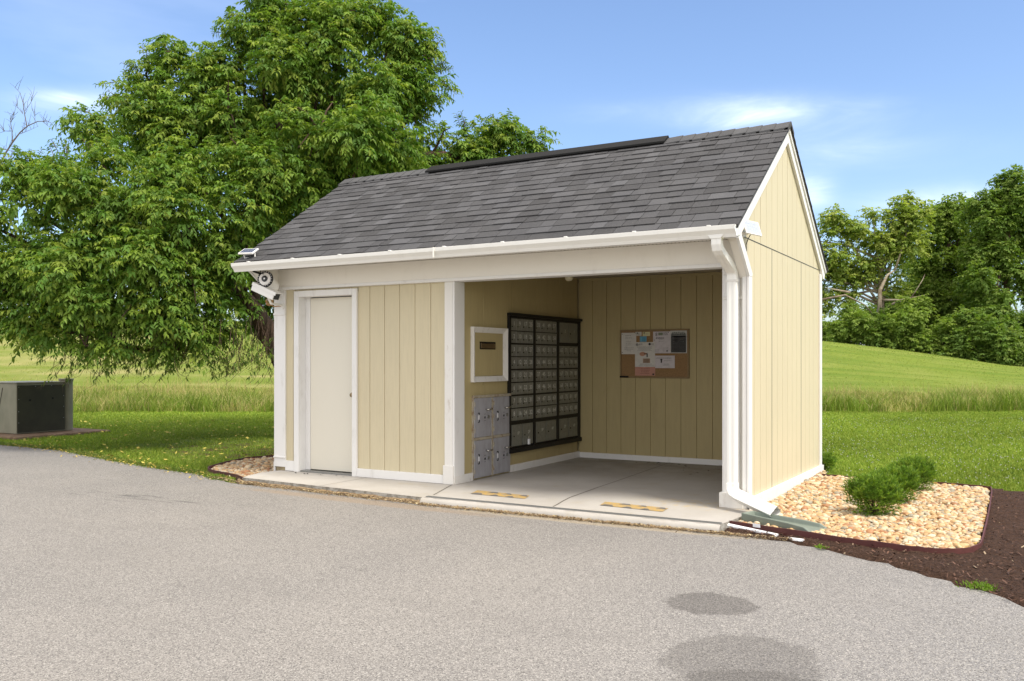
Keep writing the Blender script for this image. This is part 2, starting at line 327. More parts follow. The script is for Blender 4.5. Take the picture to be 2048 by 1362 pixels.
def ground():
    ds = np.concatenate([np.linspace(-12, 24, 60), np.linspace(25, 70, 70), np.linspace(74, 500, 40)])
    rs = np.concatenate([np.linspace(-400, -62, 16), np.linspace(-58, 58, 110), np.linspace(62, 400, 16)])
    Rr, Dd = np.meshgrid(rs, ds); s, c = math.sin(YAW), math.cos(YAW)
    X = CX+c*Rr-s*Dd; Y = CY+s*Rr+c*Dd; Z = terr(X, Y)
    V = np.stack([X, Y, Z], -1).reshape(-1, 3); n = len(rs)
    i = np.arange(len(ds)-1)[:, None]*n+np.arange(n-1)[None]; F = np.stack([i, i+1, i+n+1, i+n], -1).reshape(-1, 4)
    o = arrmesh('lawn', V, F, M['lawn'], smooth=True)
    tag(o, 'green mown lawn running up to the grassy hill', kind='structure')
ground()

EDGE = [(-60, 1.6), (-30, 1.2), (-16, .75), (-12.5, .56), (-10.8, .50), (-9.4, .12), (-8.0, -.2), (-6.65, -.42), (-5.74, -.76), (-4, -.84), (-2.9, -.93),
        (0, -.93), (.3, -.93), (.66, -1.02), (1.43, -1.46), (1.9, -1.85), (2.15, -2.10), (3.2, -3.0), (5, -4.6), (8, -8), (14, -18)]
def asphalt():
    pts = []
    for (a, b) in zip(EDGE[:-1], EDGE[1:]):
        L = math.hypot(b[0]-a[0], b[1]-a[1]); n = max(1, int(L/.12)) if -14 < a[0] < 4 else 4
        for k in range(n):
            t = k/n; j = .018 if -14 < a[0] < 4 else 0
            pts.append((a[0]+(b[0]-a[0])*t+random.gauss(0, j), a[1]+(b[1]-a[1])*t+random.gauss(0, j)))
    pts += [(14, -30), (-60, -30)]
    b = MB(); b.add([(x, y, -.06) for x, y in pts], [tuple(range(len(pts)))]); 
    o = b.build('asphalt_drive', M['asphalt']); tag(o, 'grey asphalt drive in front of the shelter', kind='structure')
asphalt()
def edge_y(x): return float(np.interp(x, [e[0] for e in EDGE], [e[1] for e in EDGE]))

# concrete slab
def slab():
    poly = [(-5.60, -.68), (-4.3, -.78), (-2.93, -.868), (-.0, -.875), (.035, -.6), (.06, -.3), (.06, .02), (-.02, .05), (-.02, 3.08), (-3.2, 3.08), (-3.2, .05), (-5.7, .05), (-5.75, -.3)]
    b = MB()
    b.prism(poly, 'Z', -.3, -.001, 1)
    b.add([(x, y, 0.0) for x, y in poly], [tuple(range(len(poly)))], 0)
    # saw cut joints and the wandering crack, laid as thin dark inlays
    def strip(pts, w, z=.0018, mi=2):
        for (p, q) in zip(pts[:-1], pts[1:]):
            p, q = Vector(p).to_3d(), Vector(q).to_3d(); n = (q-p).cross(Vector((0,0,1))).normalized()*w*.5
            b.add([p-n+Vector((0,0,z)), q-n+Vector((0,0,z)), q+n+Vector((0,0,z)), p+n+Vector((0,0,z))], [(0,1,2,3)], mi)
    strip([(-3.19, -.02), (-2.94, -.70)], .012); strip([(-4.35, -.04), (-4.36, -.79)], .006)
    strip([(-1.585, -.74), (-1.60, -.649), (-1.655, -.4), (-1.69, -.20), (-1.735, .5), (-1.762, 1.15), (-1.82, 2.2), (-1.86, 3.0)], .011)
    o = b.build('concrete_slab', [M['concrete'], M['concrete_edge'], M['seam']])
    tag(o, 'pale cracked concrete slab under the mail shelter', kind='structure')
    # metal edge channel along the front of the open bay
    c = MB(); c.box(-2.93, .005, -.845, -.80, .002, .006)
    c.box(-2.93, .005, -.815, -.808, .006, .010); c.box(-2.93, .005, -.838, -.831, .006, .010)
    o = c.build('edge_channel', M['wire_grey']); tag(o, 'thin grey metal channel along the front edge of the open bay floor', 'edge strip')
    # trowelled mortar lip rounding down to the drive
    m = MB(); n = 60; pr = [(-.872, .0), (-.892, -.006), (-.907, -.028), (-.915, -.062)]
    vs = []; fs = []
    for i in range(n+1):
        x = -2.95+i*(2.965/n)
        for y, z in pr: vs.append((x, y+random.gauss(0, .003), z+(random.gauss(0, .0015) if z > -.05 else 0)))
    for i in range(n):
        for j in range(3): k = i*4+j; fs.append((k, k+4, k+5, k+1))
    m.add(vs, fs); o = m.build('concrete_lip', M['concrete'], smooth=True); tag(o, 'rounded mortar lip between the open bay floor and the drive', kind='structure')
slab()

# ------------------------------------------------------------ shelter
XM, YB, DEP, RY, RZ, SL = -3.185, 2.97, 3.12, 1.37, 3.757, .677
shel = empty('mail_shelter', (-2.9, 0, 0), 'cream sided mail shelter with grey shingle roof, white door and open mailbox bay', 'shelter')
def roofz(y): return RZ-SL*abs(y-RY)
def siding(a0, a1, ax, face, out, thick, zlo, zhi, name, mat, g0=0., sp=.2, seams=(), gw=.009, parent=shel, extra=()):
    """grooved plywood sheet: runs along ax from a0 to a1 on plane `face`, visible side towards `out` (+1/-1); zlo/zhi numbers or functions"""
    fl = zlo if callable(zlo) else (lambda t: zlo); fh = zhi if callable(zhi) else (lambda t: zhi)
    prof = []; t = g0
    while t < a0+gw: t += sp
    br = sorted(set([a0, a1]+[e for e in extra if a0 < e < a1]))
    st = [(a0, 0)]
    while t < a1-gw:
        w = gw*(1.5 if any(abs(t-s_) < sp*.5 for s_ in seams) else 1); d = .010 if w == gw else .02
        st += [(t-w/2, 0), (t-w/2+.002, -d), (t+w/2-.002, -d), (t+w/2, 0)]; t += sp
    st.append((a1, 0))
    for e in br[1:-1]: st.append((e, None))
    st.sort(key=lambda q: q[0])
    out_ = []
    for i, (q, d) in enumerate(st):
        if d is None: d = st[i-1][1] if st[i-1][1] is not None else 0
        out_.append((q, d))
    b = MB(); vs = []
    for q, d in out_:
        for z in (fl(q), fh(q)):
            f = face+out*d; vs.append((q, f, z) if ax == 'X' else (f, q, z))
    n = len(out_); fs = [(2*i, 2*i+2, 2*i+3, 2*i+1) for i in range(n-1)]
    b.add(vs, fs)
    # backing
    bk = face-out*thick; vs2 = []
    for q, _ in ((out_[0]), *[(e, 0) for e in br[1:-1]], (out_[-1])):
        for z in (fl(q), fh(q)): vs2.append((q, bk, z) if ax == 'X' else (bk, q, z))
    k = len(vs2)//2; b.add(vs2, [(2*i, 2*i+1, 2*i+3, 2*i+2) for i in range(k-1)])
    me = bpy.data.meshes.new(name); me.from_pydata(b.v, [], b.f); me.update()
    # the visible faces must look outwards
    return link(name, me, mat, parent)
# closed store room front
siding(-5.62, -5.46, 'X', 0, -1, .09, .04, 2.2, 'wall', M['siding'], -5.7)
siding(-4.51, -3.285, 'X', 0, -1, .09, .04, 2.2, 'wall', M['siding'], -4.333, .211)
siding(-5.47, -4.50, 'X', 0, -1, .06, 2.10, 2.2, 'wall', M['siding'], -9)
siding(0, 2.94, 'Y', XM, 1, .09, .0, 2.45, 'partition_wall', M['siding_shaded'], .58, .61, gw=.005)
siding(XM, -.14, 'X', YB, -1, .09, .0, 2.45, 'back_wall', M['siding_shaded'], -2.974, .2105, gw=.008)
siding(0.0, YB, 'Y', -.14, -1, .05, 0, 2.45, 'inner_side_wall', M['siding_shaded'], .1, .2)
# outer side walls: lower sheets, upper gable sheets, with the bracket under the front eave
def lo_br(y):
    return .05 if y >= -.045 else 2.075+(-.045-y)*(.30/.315)
def lo_left(y):
    return .05 if y >= -.0005 else 2.09+(-y)*.9
def hi_lo(y): return min(2.404, roofz(y)-.06)
E1 = [-.36, -.046, -.045]
for X, out, nm in ((0, 1, 'side_wall'), (-5.795, -1, 'side_wall')):
    siding(-.36, DEP, 'Y', X, out, .06, lo_br if X == 0 else lo_left, hi_lo, nm, M['siding'], -.033, .2135, (.80, 2.10), extra=E1 if X == 0 else [-.001, 0.0])
    siding(-.36, DEP, 'Y', X, out, .06, lambda y: 2.412, lambda y: max(2.413, roofz(y)-.05), 'gable_wall', M['siding'], -.033, .2135, (.40, 1.46, 2.74), extra=[RY])
b = MB(); b.box(-5.78, -.02, DEP-.08, DEP, -.1, 2.45); b.build('rear_wall', M['siding'], shel)
b = MB(); b.box(-.01, .0022, -.30, DEP-.02, 2.404, 2.412); b.build('seam_flashing', M['seam'], shel)
for y in (.821, 2.102): b = MB(); b.box(-.012, .0012, y-.005, y+.005, .08, 2.402); b.build('panel_seam', M['seam'], shel)
# foundation
b = MB(); b.box(-5.785, -5.60, .004, .12, -.2, .05); b.box(-5.76, -.03, .12, DEP-.03, -.3, -.002); b.build('foundation', M['foundation'], shel)
# corner and base trims
T = M['trim']
def trimbox(name, *a, mat=None, bev=.003, parent=shel): b = MB(); b.box(*a); return b.build(name, mat or T, parent, bev)
trimbox('corner_trim', -5.797, -5.614, -.022, .0, .045, 2.17)
trimbox('trim_cap', -5.80, -5.610, -.034, -.022, 1.862, 1.892, bev=.006); trimbox('trim_cap', -5.80, -5.610, -.034, -.022, .150, .172, bev=.006)
trimbox('baseboard', -5.612, -5.472, -.026, -.002, 0.005, .125)
trimbox('baseboard', -4.502, -3.302, -.030, -.002, 0.002, .095)
trimbox('corner_trim', -3.292, -3.187, -.022, -.001, .19, 2.166, mat=M['trim_worn'])
trimbox('corner_trim', XM, XM+.022, -.022, .170, .085, 2.166)
trimbox('plinth', -3.302, -3.170, -.040, -.0015, .0, .20, mat=M['trim_worn'], bev=.006)
trimbox('baseboard', XM+.001, XM+.024, -.02, .335, .0, .088, mat=M['trim_worn'])
trimbox('baseboard', XM+.001, XM+.020, 1.125, YB-.002, .0, .082)
trimbox('baseboard', XM+.022, -.14, YB-.020, YB-.001, .0, .072)
# right hand end: white panel behind the downspout, its caps, plinth, and the corner boards
trimbox('post', -.222, -.045, -.030, .12, .13, 2.2)
trimbox('post_edge', -.240, -.2225, -.012, .14, .0, 2.2)
trimbox('trim_cap', -.226, -.041, -.040, -.030, 1.868, 1.90, mat=M['trim_worn'], bev=.006); trimbox('trim_cap', -.226, -.041, -.040, -.030, 2.095, 2.135, mat=M['trim_worn'], bev=.006)
trimbox('plinth', -.255, -.035, -.062, .03, .0, .135, mat=M['trim_worn'], bev=.006)
trimbox('corner_trim', -.044, -.004, -.052, -.012, .0, 2.09)
trimbox('corner_trim', .001, .024, -.062, .032, -.05, 2.07); trimbox('corner_trim', .001, .022, DEP-.07, DEP+.025, -.06, 2.36)
b = MB(); b.prism([(-.062, -.115), (3.19, -.125), (3.19, .055), (-.062, .095)], 'X', .002, .034); b.build('skirt_board', T, shel, .003)
b = MB(); b.prism([(.0, -.115), (3.19, -.125), (3.19, .055), (.0, .095)], 'X', -5.83, -5.797); b.build('skirt_board', T, shel, .003)
trimbox('corner_trim', -5.819, -5.797, .001, .09, -.05, 2.07)
# bracket edge trims and inner faces, both ends
for s_, x0, x1 in ((1, .001, .026), (-1, -5.821, -5.796)):
    b = MB(); b.prism([(-.062 if s_ > 0 else -.02, 2.071), (.03, 2.071), (.035, 2.10), (-.30, 2.40), (-.335, 2.50), (-.42, 2.50), (-.42, 2.37), (-.395, 2.362)], 'X', x0, x1)
    b.build('bracket_trim', T, shel, .002)
for x0, x1 in ((-.07, -.0), (-5.795, -5.70)):
    b = MB(); b.prism([(-.045, 2.06), (0, 2.06), (0, 2.41), (-.42, 2.41), (-.42, 2.37), (-.36, 2.35)], 'X', x0, x1-.002); b.build('eave_bracket', M['soffit'], shel, .003)
# header, soffit, fascia, ceiling
b = MB(); b.box(-5.70, -.07, -.045, .10, 2.19, 2.408); b.build('header_beam', M['soffit'], shel, .004)
b = MB(); b.box(-5.70, -.07, -.058, .108, 2.163, 2.198); b.build('header_trim', M['trim'], shel, .004)
b = MB(); b.box(-5.70, -.07, -.45, -.043, 2.410, 2.422)
b.build('soffit', M['soffit'], shel)
b = MB()
for k in range(150):
    x = -5.66+k*.0372; b.box(x, x+.012, -.062, -.056, 2.4075, 2.4095)
tag(b.build('soffit_vent', M['seam'], shel), kind='stuff')
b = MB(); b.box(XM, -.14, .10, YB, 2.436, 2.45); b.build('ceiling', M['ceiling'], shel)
b = MB(); b.box(XM+.02, -.14, YB-.018, YB-.001, 2.40, 2.434); b.build('ceiling_trim', M['siding_shaded'], shel)
b = MB(); b.box(-5.84, .026, -.46, -.44, 2.36, 2.49); b.build('fascia', T, shel, .002)
# rake boards
for s_, x0, x1 in ((1, .001, .030), (-1, -5.826, -5.796)):
    def rk(dy, dz): return [(-.44, roofz(-.44)-dz), (RY, RZ-dz)]
    w = .145; o_ = .045
    b = MB(); b.prism([(-.44, roofz(-.44)-o_), (-.44, roofz(-.44)-o_-.11), (-.36, roofz(-.36)-o_-w), (RY, RZ-o_-w), (RY, RZ-o_)], 'X', x0+.001, x1+.001); b.build('rake_trim', T, shel, .002)
    b = MB(); b.prism([(RY+.001, RZ-o_), (RY+.001, RZ-o_-w), (3.08, roofz(3.08)-o_-w), (3.16, 2.31), (3.235, 2.31), (3.30, roofz(3.30)-o_)], 'X', x0+.001, x1+.001); b.build('rake_trim', T, shel, .002)
    b = MB(); b.prism([(RY+.004, RZ-o_+.004), (RY+.004, RZ-o_-.045), (3.27, roofz(3.27)-o_-.045), (3.30, roofz(3.30)-o_+.004)], 'X', x1+.001, x1+.016) if s_ > 0 else b.box(-5.83,-5.826,3.1,3.12,2.4,2.42)
    b.build('rake_moulding', T, shel, .002)
# roof
def roof():
    rf = MB(); th = .03
    for sgn in (-1, 1):
        ye = RY-1.89 if sgn < 0 else RY+1.95
        rf.prism([(ye, roofz(ye)-.045), (RY, RZ-.045), (RY, RZ-.012), (ye, roofz(ye)-.012)], 'X', -5.872, .052)
    root = rf.build('roof', M['seam'], shel)
    V = []; F = []; C = []; L = math.hypot(1, SL)
    def shingle(x0, x1, s0, s1, h0, h1, sgn, g, e=0.):
        def P(x, s, h):
            ca, sa = 1/L, SL/L
            y = RY-1.91*1+0; base = -1.91 if sgn < 0 else 1.96
            yy = (base+s*ca) if sgn < 0 else (base-s*ca)
            z = RZ-.012-SL*abs(yy)
            ny = -sa if sgn < 0 else sa
            return (x, RY+yy+ny*h, z+ca*h)
        k = len(V)
        V.extend([P(x0, s0+e, h0), P(x1, s0-e, h0), P(x1, s1, h1), P(x0, s1, h1), P(x0, s0+e, -.004), P(x1, s0-e, -.004), P(x1, s1, -.004), P(x0, s1, -.004)])
        F.extend([(k, k+1, k+2, k+3), (k, k+4, k+5, k+1), (k+1, k+5, k+6, k+2), (k+3, k+7, k+4, k), (k+2, k+6, k+7, k+3)]); C.extend([g]*8)
    for sgn in (-1, 1):
        tot = (1.91 if sgn < 0 else 1.96)*L; ex = .1405; n = int(tot/ex)+1
        for i in range(n):
            s0 = i*ex; s1 = min(s0+ex+.02, tot); x = -5.895+random.uniform(-.1, 0)
            if s0 > tot-.03: break
            sag = random.gauss(0, .0015)
            while x < .05:
                w = random.choice((.12, .15, .18, .21, .25)); xe = min(x+w, .062+random.uniform(-.006, .006)); xe = .062 if xe > .015 else xe; xs = max(x, -5.895)
                if xe-xs > .02:
                    hi = random.random() < .5; g = random.choice((.036, .044, .050, .056, .062, .074)); g *= random.uniform(.92, 1.08)*(1.10 if hi else .95)
                    h = (.017 if hi else .011)+random.uniform(-.001, .002)
                    shingle(xs+.0028, xe-.0028, s0+sag+random.gauss(0, .0018)-(.004 if hi else 0), s1, h, .004, sgn, (g*.94, g*.97, g*1.05), random.gauss(0, .0014))
                x = xe if xe < .06 else 9
    # ridge caps
    x = -5.895
    while x < .05:
        xe = min(x+.15, .062)
        if not (-4.45 < x < -1.3):
            g = random.uniform(.055, .085)
            for sgn in (-1, 1):
                k = len(V); hh = .025
                V.extend([(x-.03, RY, RZ+.015), (xe, RY, RZ+hh), (xe, RY+sgn*.13, RZ+hh-SL*.13+.0), (x-.03, RY+sgn*.13, RZ+.013-SL*.13), (x-.03, RY, RZ-.02), (xe, RY, RZ-.02), (xe, RY+sgn*.13, RZ-.02-SL*.13), (x-.03, RY+sgn*.13, RZ-.02-SL*.13)])
                F.extend([(k, k+1, k+2, k+3), (k+1, k+5, k+6, k+2), (k+2, k+6, k+7, k+3), (k+3, k+7, k+4, k)]); C.extend([(g*.96, g, g*1.06)]*8)
        x += .145
    arrmesh('shingles', V, F, M['shingle'], root, np.array(C))
    v = MB(); v.prism([(-.13, -.088+.022), (0, .022), (.13, -.066), (.13, -.042), (0, .046), (-.13, -.042)], 'X', -4.49, -1.277)
    for i, q in enumerate(v.v): v.v[i] = (q[0], q[1]+RY, q[2]+RZ)
    v.build('ridge_vent', M['black'], root, .004)
    b = MB(); b.box(-5.88, .045, RY-1.925, RY-1.895, roofz(RY-1.91)-.035, roofz(RY-1.91)-.018); b.build('drip_edge', M['rusty'], root)
roof()
# gutter (K profile), hung from the fascia
def gutter():
    g0 = [(-.465, 2.452), (-.465, 2.360), (-.535, 2.350), (-.552, 2.378), (-.585, 2.412), (-.590, 2.446), (-.575, 2.450), (-.575, 2.444), (-.583, 2.440), (-.579, 2.414), (-.546, 2.382), (-.532, 2.357), (-.471, 2.366), (-.471, 2.452)]
    def gz(x): return (x+5.9)/5.95*.012
    b = MB()
    for x0, x1, o in ((-5.896, -3.02, 0), (-3.02, .045, .003)):
        vs = []
        for x in (x0, x1): vs += [(x, y-o, z+gz(x)-.004) for y, z in g0]
        n = len(g0); b.add(vs, [(i, (i+1)%n, (i+1)%n+n, i+n) for i in range(n)]+[tuple(range(n))[::-1], tuple(range(n, 2*n))])
    go = b.build('gutter', M['gutter'], shel)
    for x in (-5.896, .040):
        b = MB(); b.prism(g0[:7], 'X', x, x+.005)
        for i, q in enumerate(b.v): b.v[i] = (q[0], q[1], q[2]+gz(q[0])-.004)
        b.build('end_cap', M['gutter'], go)
    for k in range(9):
        x = -5.62+k*.68; b = MB(); b.box(x-.012, x+.012, -.590, -.466, 2.447+gz(x), 2.451+gz(x)); b.box(x-.016, x+.016, -.593, -.578, 2.442+gz(x), 2.4525+gz(x)); b.build('gutter_hanger', M['gutter'], go, .002)
    b = MB(); b.box(-3.028, -3.014, -.599, -.590, 2.35, 2.452); b.build('joint_strap', M['soffit'], go)
    # outlet and downspout
    ds = MB(); W, D = .044, .032
    def seg(p, q, m=0, w=W, d=D):
        p, q = Vector(p), Vector(q); t = (q-p).normalized(); x = Vector((1, 0, 0)) if abs(t.x) < .5 else Vector((0, 1, 0)); x = (x-t*x.dot(t)).normalized(); y = t.cross(x)
        ds.obox((p+q)/2, x*w, y*d, (q-p)/2, m)
    ds.prism([(-.175, 2.352), (-.085, 2.352), (-.05, 2.392), (-.205, 2.392)], 'Y', -.556, -.475)
    a0, a1, a2, a3, a4 = (-.128, -.515, 2.36), (-.128, -.515, 2.27), (-.115, -.11, 2.115), (-.115, -.11, .165), (.34, -.385, .035)
    dsm = MB()
    def path(pts, w, d, ribs=True):
        pts = [Vector(p) for p in pts]; rings = []
        xa = Vector((1, 0, 0))
        for i, p in enumerate(pts):
            t = (pts[min(i+1, len(pts)-1)]-pts[max(i-1, 0)]).normalized()
            xa = (xa-t*xa.dot(t)).normalized(); ya = t.cross(xa)
            pr = []
            for q in range(5): pr.append((-w+2*w*q/4, -d-(0.003 if q%2 else 0)))
            for q in range(5): pr.append((w-2*w*q/4, d+(0.003 if q%2 else 0)))
            rings.append([p+xa*a+ya*b_ for a, b_ in pr])
        n = 10; k = len(dsm.v); vs = [v for r_ in rings for v in r_]
        fs = [(i*n+j, i*n+(j+1)%n, (i+1)*n+(j+1)%n, (i+1)*n+j) for i in range(len(rings)-1) for j in range(n)]
        fs += [tuple(range(n))]
        dsm.add(vs, fs)
    path([a0, (-.128, -.515, 2.31), (-.127, -.50, 2.275), (-.125, -.46, 2.25), (-.118, -.16, 2.135), (-.115, -.125, 2.115), (-.115, -.11, 2.08), (-.115, -.11, .22)], W, D)
    o = dsm.build('downspout', M['gutter'], shel, .004)
    ds.build('outlet', M['gutter'], go, .003)
    dsm = MB(); path([(-.115, -.112, .235), (-.113, -.115, .19), (-.09, -.135, .150), (-.04, -.165, .130), (.15, -.272, .085), (.335, -.385, .045)], W+.005, D+.004)
    dsm.build('elbow', M['gutter'], o, .004)
    for z in (2.02,):
        b = MB(); b.box(-.165, -.065, -.149, -.080, z, z+.02); b.build('strap', M['trim_worn'], o)
gutter()
# door with frame
def door():
    fr = MB()
    fr.box(-5.469, -5.392, -.030, -.001, -.0, 2.142); fr.box(-4.573, -4.504, -.030, -.001, -.0, 2.142)
    fr.box(-5.3915, -4.5735, -.031, -.001, 2.072, 2.143)
    fr.box(-5.400, -5.392, 0, .13, 0, 2.08); fr.box(-4.573, -4.565, 0, .13, 0, 2.08); fr.box(-5.392, -4.573, 0.001, .13, 2.072, 2.08)
    f = fr.build('door_frame', T, shel, .004)
    s_ = MB(); s_.box(-5.391, -5.318, .088, .12, .02, 2.072); s_.build('door_stop', T, f)
    d = MB(); d.box(-5.313, -4.575, .086, .125, .028, 2.062); do = d.build('door', M['door'], shel, .003)
    k = MB(); c = (-4.630, .086, .925)
    k.cyl(c, (0, -1, 0), .031, .006, 24); k.cyl((c[0], c[1]-.006, c[2]), (0, -1, 0), .011, .03, 16)
    k.tube([(c[0], c[1]-.030, c[2]), (c[0], c[1]-.036, c[2]), (c[0], c[1]-.050, c[2]), (c[0], c[1]-.062, c[2]), (c[0], c[1]-.066, c[2])], [.012, .023, .028, .023, .010], 24)
    k.build('door_knob', M['brass'], do, smooth=False)
    b = MB(); b.box(-5.39, -4.575, .0, .13, .001, .018); b.build('threshold', M['wire_grey'], shel)
    b = MB(); b.box(-5.39, -4.575, .13, .14, .0, 2.08); b.build('door_shadow_gap', M['black'], shel)
door()

# ------------------------------------------------------------ text
def text_mesh(s, size):
    cu = bpy.data.curves.new('t', 'FONT'); cu.body = s; cu.size = size; cu.align_x = 'CENTER'; cu.align_y = 'CENTER'; cu.resolution_u = 2
    o = bpy.data.objects.new('t', cu); COL.objects.link(o); bpy.context.view_layer.update()
    me = o.evaluated_get(bpy.context.evaluated_depsgraph_get()).to_mesh()
    vs = [tuple(v.co) for v in me.vertices]; fs = [tuple(p.vertices) for p in me.polygons]
    bpy.data.objects.remove(o); bpy.data.curves.remove(cu); return vs, fs
def put_text(mb, s, size, org, right, up, mi=0):
    vs, fs = text_mesh(s, size); org, right, up = Vector(org), Vector(right), Vector(up)
    mb.add([org+right*v[0]+up*v[1] for v in vs], fs, mi)
RT, UP = (0, 1, 0), (0, 0, 1)      # reading direction on the partition wall
# ------------------------------------------------------------ mailbox bank
def mailboxes():
    X0 = XM; root = empty('mailbox_bank', (X0, 2.0, .22), 'grey numbered mailboxes in a black frame on the left wall of the open bay', 'mailboxes')
    f = MB(); ya, yb, za, zb = 1.09, 2.965, .225, 1.885; F_ = .034
    f.box(X0+.001, X0+.012, ya, yb, za, zb)
    cols = [(1.136, 1.669), (1.724, 2.284), (2.345, 2.894)]
    for y0, y1 in ((ya, 1.132), (1.673, 1.720), (2.288, 2.341), (2.898, yb)): f.box(X0+.012, X0+F_, y0, y1, za+.05, zb-.03)
    rows = [.599+k*.1535 for k in range(9)]
    for k, z in enumerate(rows):
        h = .010 if k % 2 == 0 else .005
        if k == 0: f.box(X0+.0125, X0+F_-.002, ya, yb, z-.040, z-.003)
        elif k == 8: f.box(X0+.0125, X0+F_+.002, ya-.002, yb, z+.002, zb-.02)
        else: f.box(X0+.0125, X0+F_-.003, ya+.01, (2.30 if k == 7 else yb-.01), z-h, z+h)
    f.box(X0+.0125, X0+F_+.03, ya-.008, yb+.001, zb-.035, zb); f.box(X0+.0125, X0+F_+.02, ya-.004, yb, za, za+.055)
    f.build('frame', M['black_metal'], root, .002)
    num = 0
    def boxdoor(y0, y1, z0, z1, s, big=False, labs=True):
        b = MB(); b.box(X0+.013, X0+.026, y0, y1, z0, z1, 0)
        b.box(X0+.026, X0+.029, y1-.014, y1-.003, z0+.001, z1-.001, 1) if not big else b.box(X0+.026, X0+.028, y0, y0+.006, z0, z1, 1)
        if not big:
            b.box(X0+.026, X0+.0275, y0+.004, y1-.018, z0+.006, z1-.006, 0)
            b.cyl((X0+.0275, y0+.022, z0+.045), (1, 0, 0), .008, .004, 10, 2)
            put_text(b, s, .074, (X0+.0285, (y0+y1)/2+.006, z1-.060), RT, UP, 3)
        else:
            b.cyl((X0+.026, y0+.05, (z0+z1)/2-.01), (1, 0, 0), .009, .005, 10, 2)
            put_text(b, s, .055, (X0+.0275, (y0+y1)/2+.03, (z0+z1)/2+.02), RT, UP, 3)
        o = b.build('mailbox_door' if not big else 'parcel_door', [M['grey_door'], M['door_edge'], M['black'], M['digits']], root)
        return o
    for ci, (y0, y1) in enumerate(cols):
        w = (y1-y0)/4
        for c in range(4):
            for r_ in range(8):
                if ci == 2 and r_ < 2: continue
                num += 1; zt = rows[8-r_]; zb_ = rows[7-r_]
                boxdoor(y0+c*w+.002, y0+(c+1)*w-.002, zb_+.006, zt-.006, str(num))
        m_ = (y0+y1)/2
        for k, (a, b_) in enumerate(((y0+.02, m_-.008), (m_+.008, y1-.008))): boxdoor(a, b_, .302, .556, str(2*ci+k+1)+'P', True)
    y0, y1 = cols[2]; m_ = (y0+y1)/2
    boxdoor(y0+.03, m_-.006, 1.555, 1.818, '2', True); boxdoor(m_+.006, y1-.008, 1.555, 1.818, '1', True)
    p = MB(); p.box(X0+.04, X0+.058, 1.505, 1.545, .300, .365, 0)
    pts = [(X0+.05, 1.512, .365), (X0+.05, 1.512, .39), (X0+.05, 1.518, .402), (X0+.05, 1.525, .406), (X0+.05, 1.532, .402), (X0+.05, 1.538, .39), (X0+.05, 1.538, .365)]
    p.tube(pts, .0035, 8, 1); o = p.build('padlock', [M['white_plastic'], M['chrome']], None, .002); tag(o, 'small pale padlock hanging on a lower parcel door', 'padlock')
mailboxes()
def lockers():
    X0 = XM; root = empty('parcel_locker', (X0, .73, 0), 'scratched grey metal parcel locker with four rust edged doors beside the black mailbox frame', 'locker')
    f = MB(); f.box(X0+.001, X0+.022, .338, 1.124, .012, .93)
    f.box(X0+.022, X0+.036, .332, 1.13, .905, .935); f.box(X0+.022, X0+.034, .34, 1.12, .436, .466); f.box(X0+.022, X0+.032, .705, .742, .012, .904)
    f.build('frame', M['rusty'], root, .002)
    for (y0, y1) in ((.352, .702), (.746, 1.112)):
        for (z0, z1) in ((.022, .433), (.469, .902)):
            d = MB(); d.box(X0+.023, X0+.031, y0, y1, z0, z1, 0); do = d.build('locker_door', [M['galv']], root, .002)
            h = MB()
            for k in range(3): h.cyl((X0+.032, y0+.004, z0+.05+k*(z1-z0-.14)/2), (0, 0, 1), .006, .05, 8)
            h.build('hinge', M['rusty'], do)
            yc, zc_ = y0+(y1-y0)*.66, z0+(z1-z0)*.70
            h = MB(); h.tube([(X0+.031, yc, zc_), (X0+.062, yc, zc_), (X0+.070, yc+.01, zc_), (X0+.070, yc+.075, zc_+.004)], .009, 10); h.build('handle', M['chrome'], do, smooth=True)
            h = MB(); h.cyl((X0+.031, yc+.045, zc_-.085), (1, 0, 0), .020, .010, 16); h.build('lock', M['wire_grey'], do)
            h = MB()
            for (a, b_, r_) in ((0, -.09, .013), (-.012, -.052, .004), (.012, -.052, .004), (-.012, -.125, .004), (.012, -.125, .004)): h.cyl((X0+.031, yc-.02+a, zc_+b_), (1, 0, 0), r_, .0015, 10)
            h.build('keyhole', M['black'], do)
            h = MB(); y_ = y0+.085; z_ = zc_-.09
            h.box(X0+.031, X0+.0325, y_-.018, y_+.018, z_+.035, z_+.06, 0); h.box(X0+.031, X0+.0325, y_-.018, y_+.018, z_-.05, z_-.02, 0)
            h.box(X0+.031, X0+.0325, y_-.006, y_+.012, z_-.015, z_+.035, 1); h.box(X0+.0325, X0+.0335, y_-.012, y_-.006, z_-.04, z_+.05, 1)
            h.build('number_sticker', [M['black'], M['white_plastic']], do)
lockers()
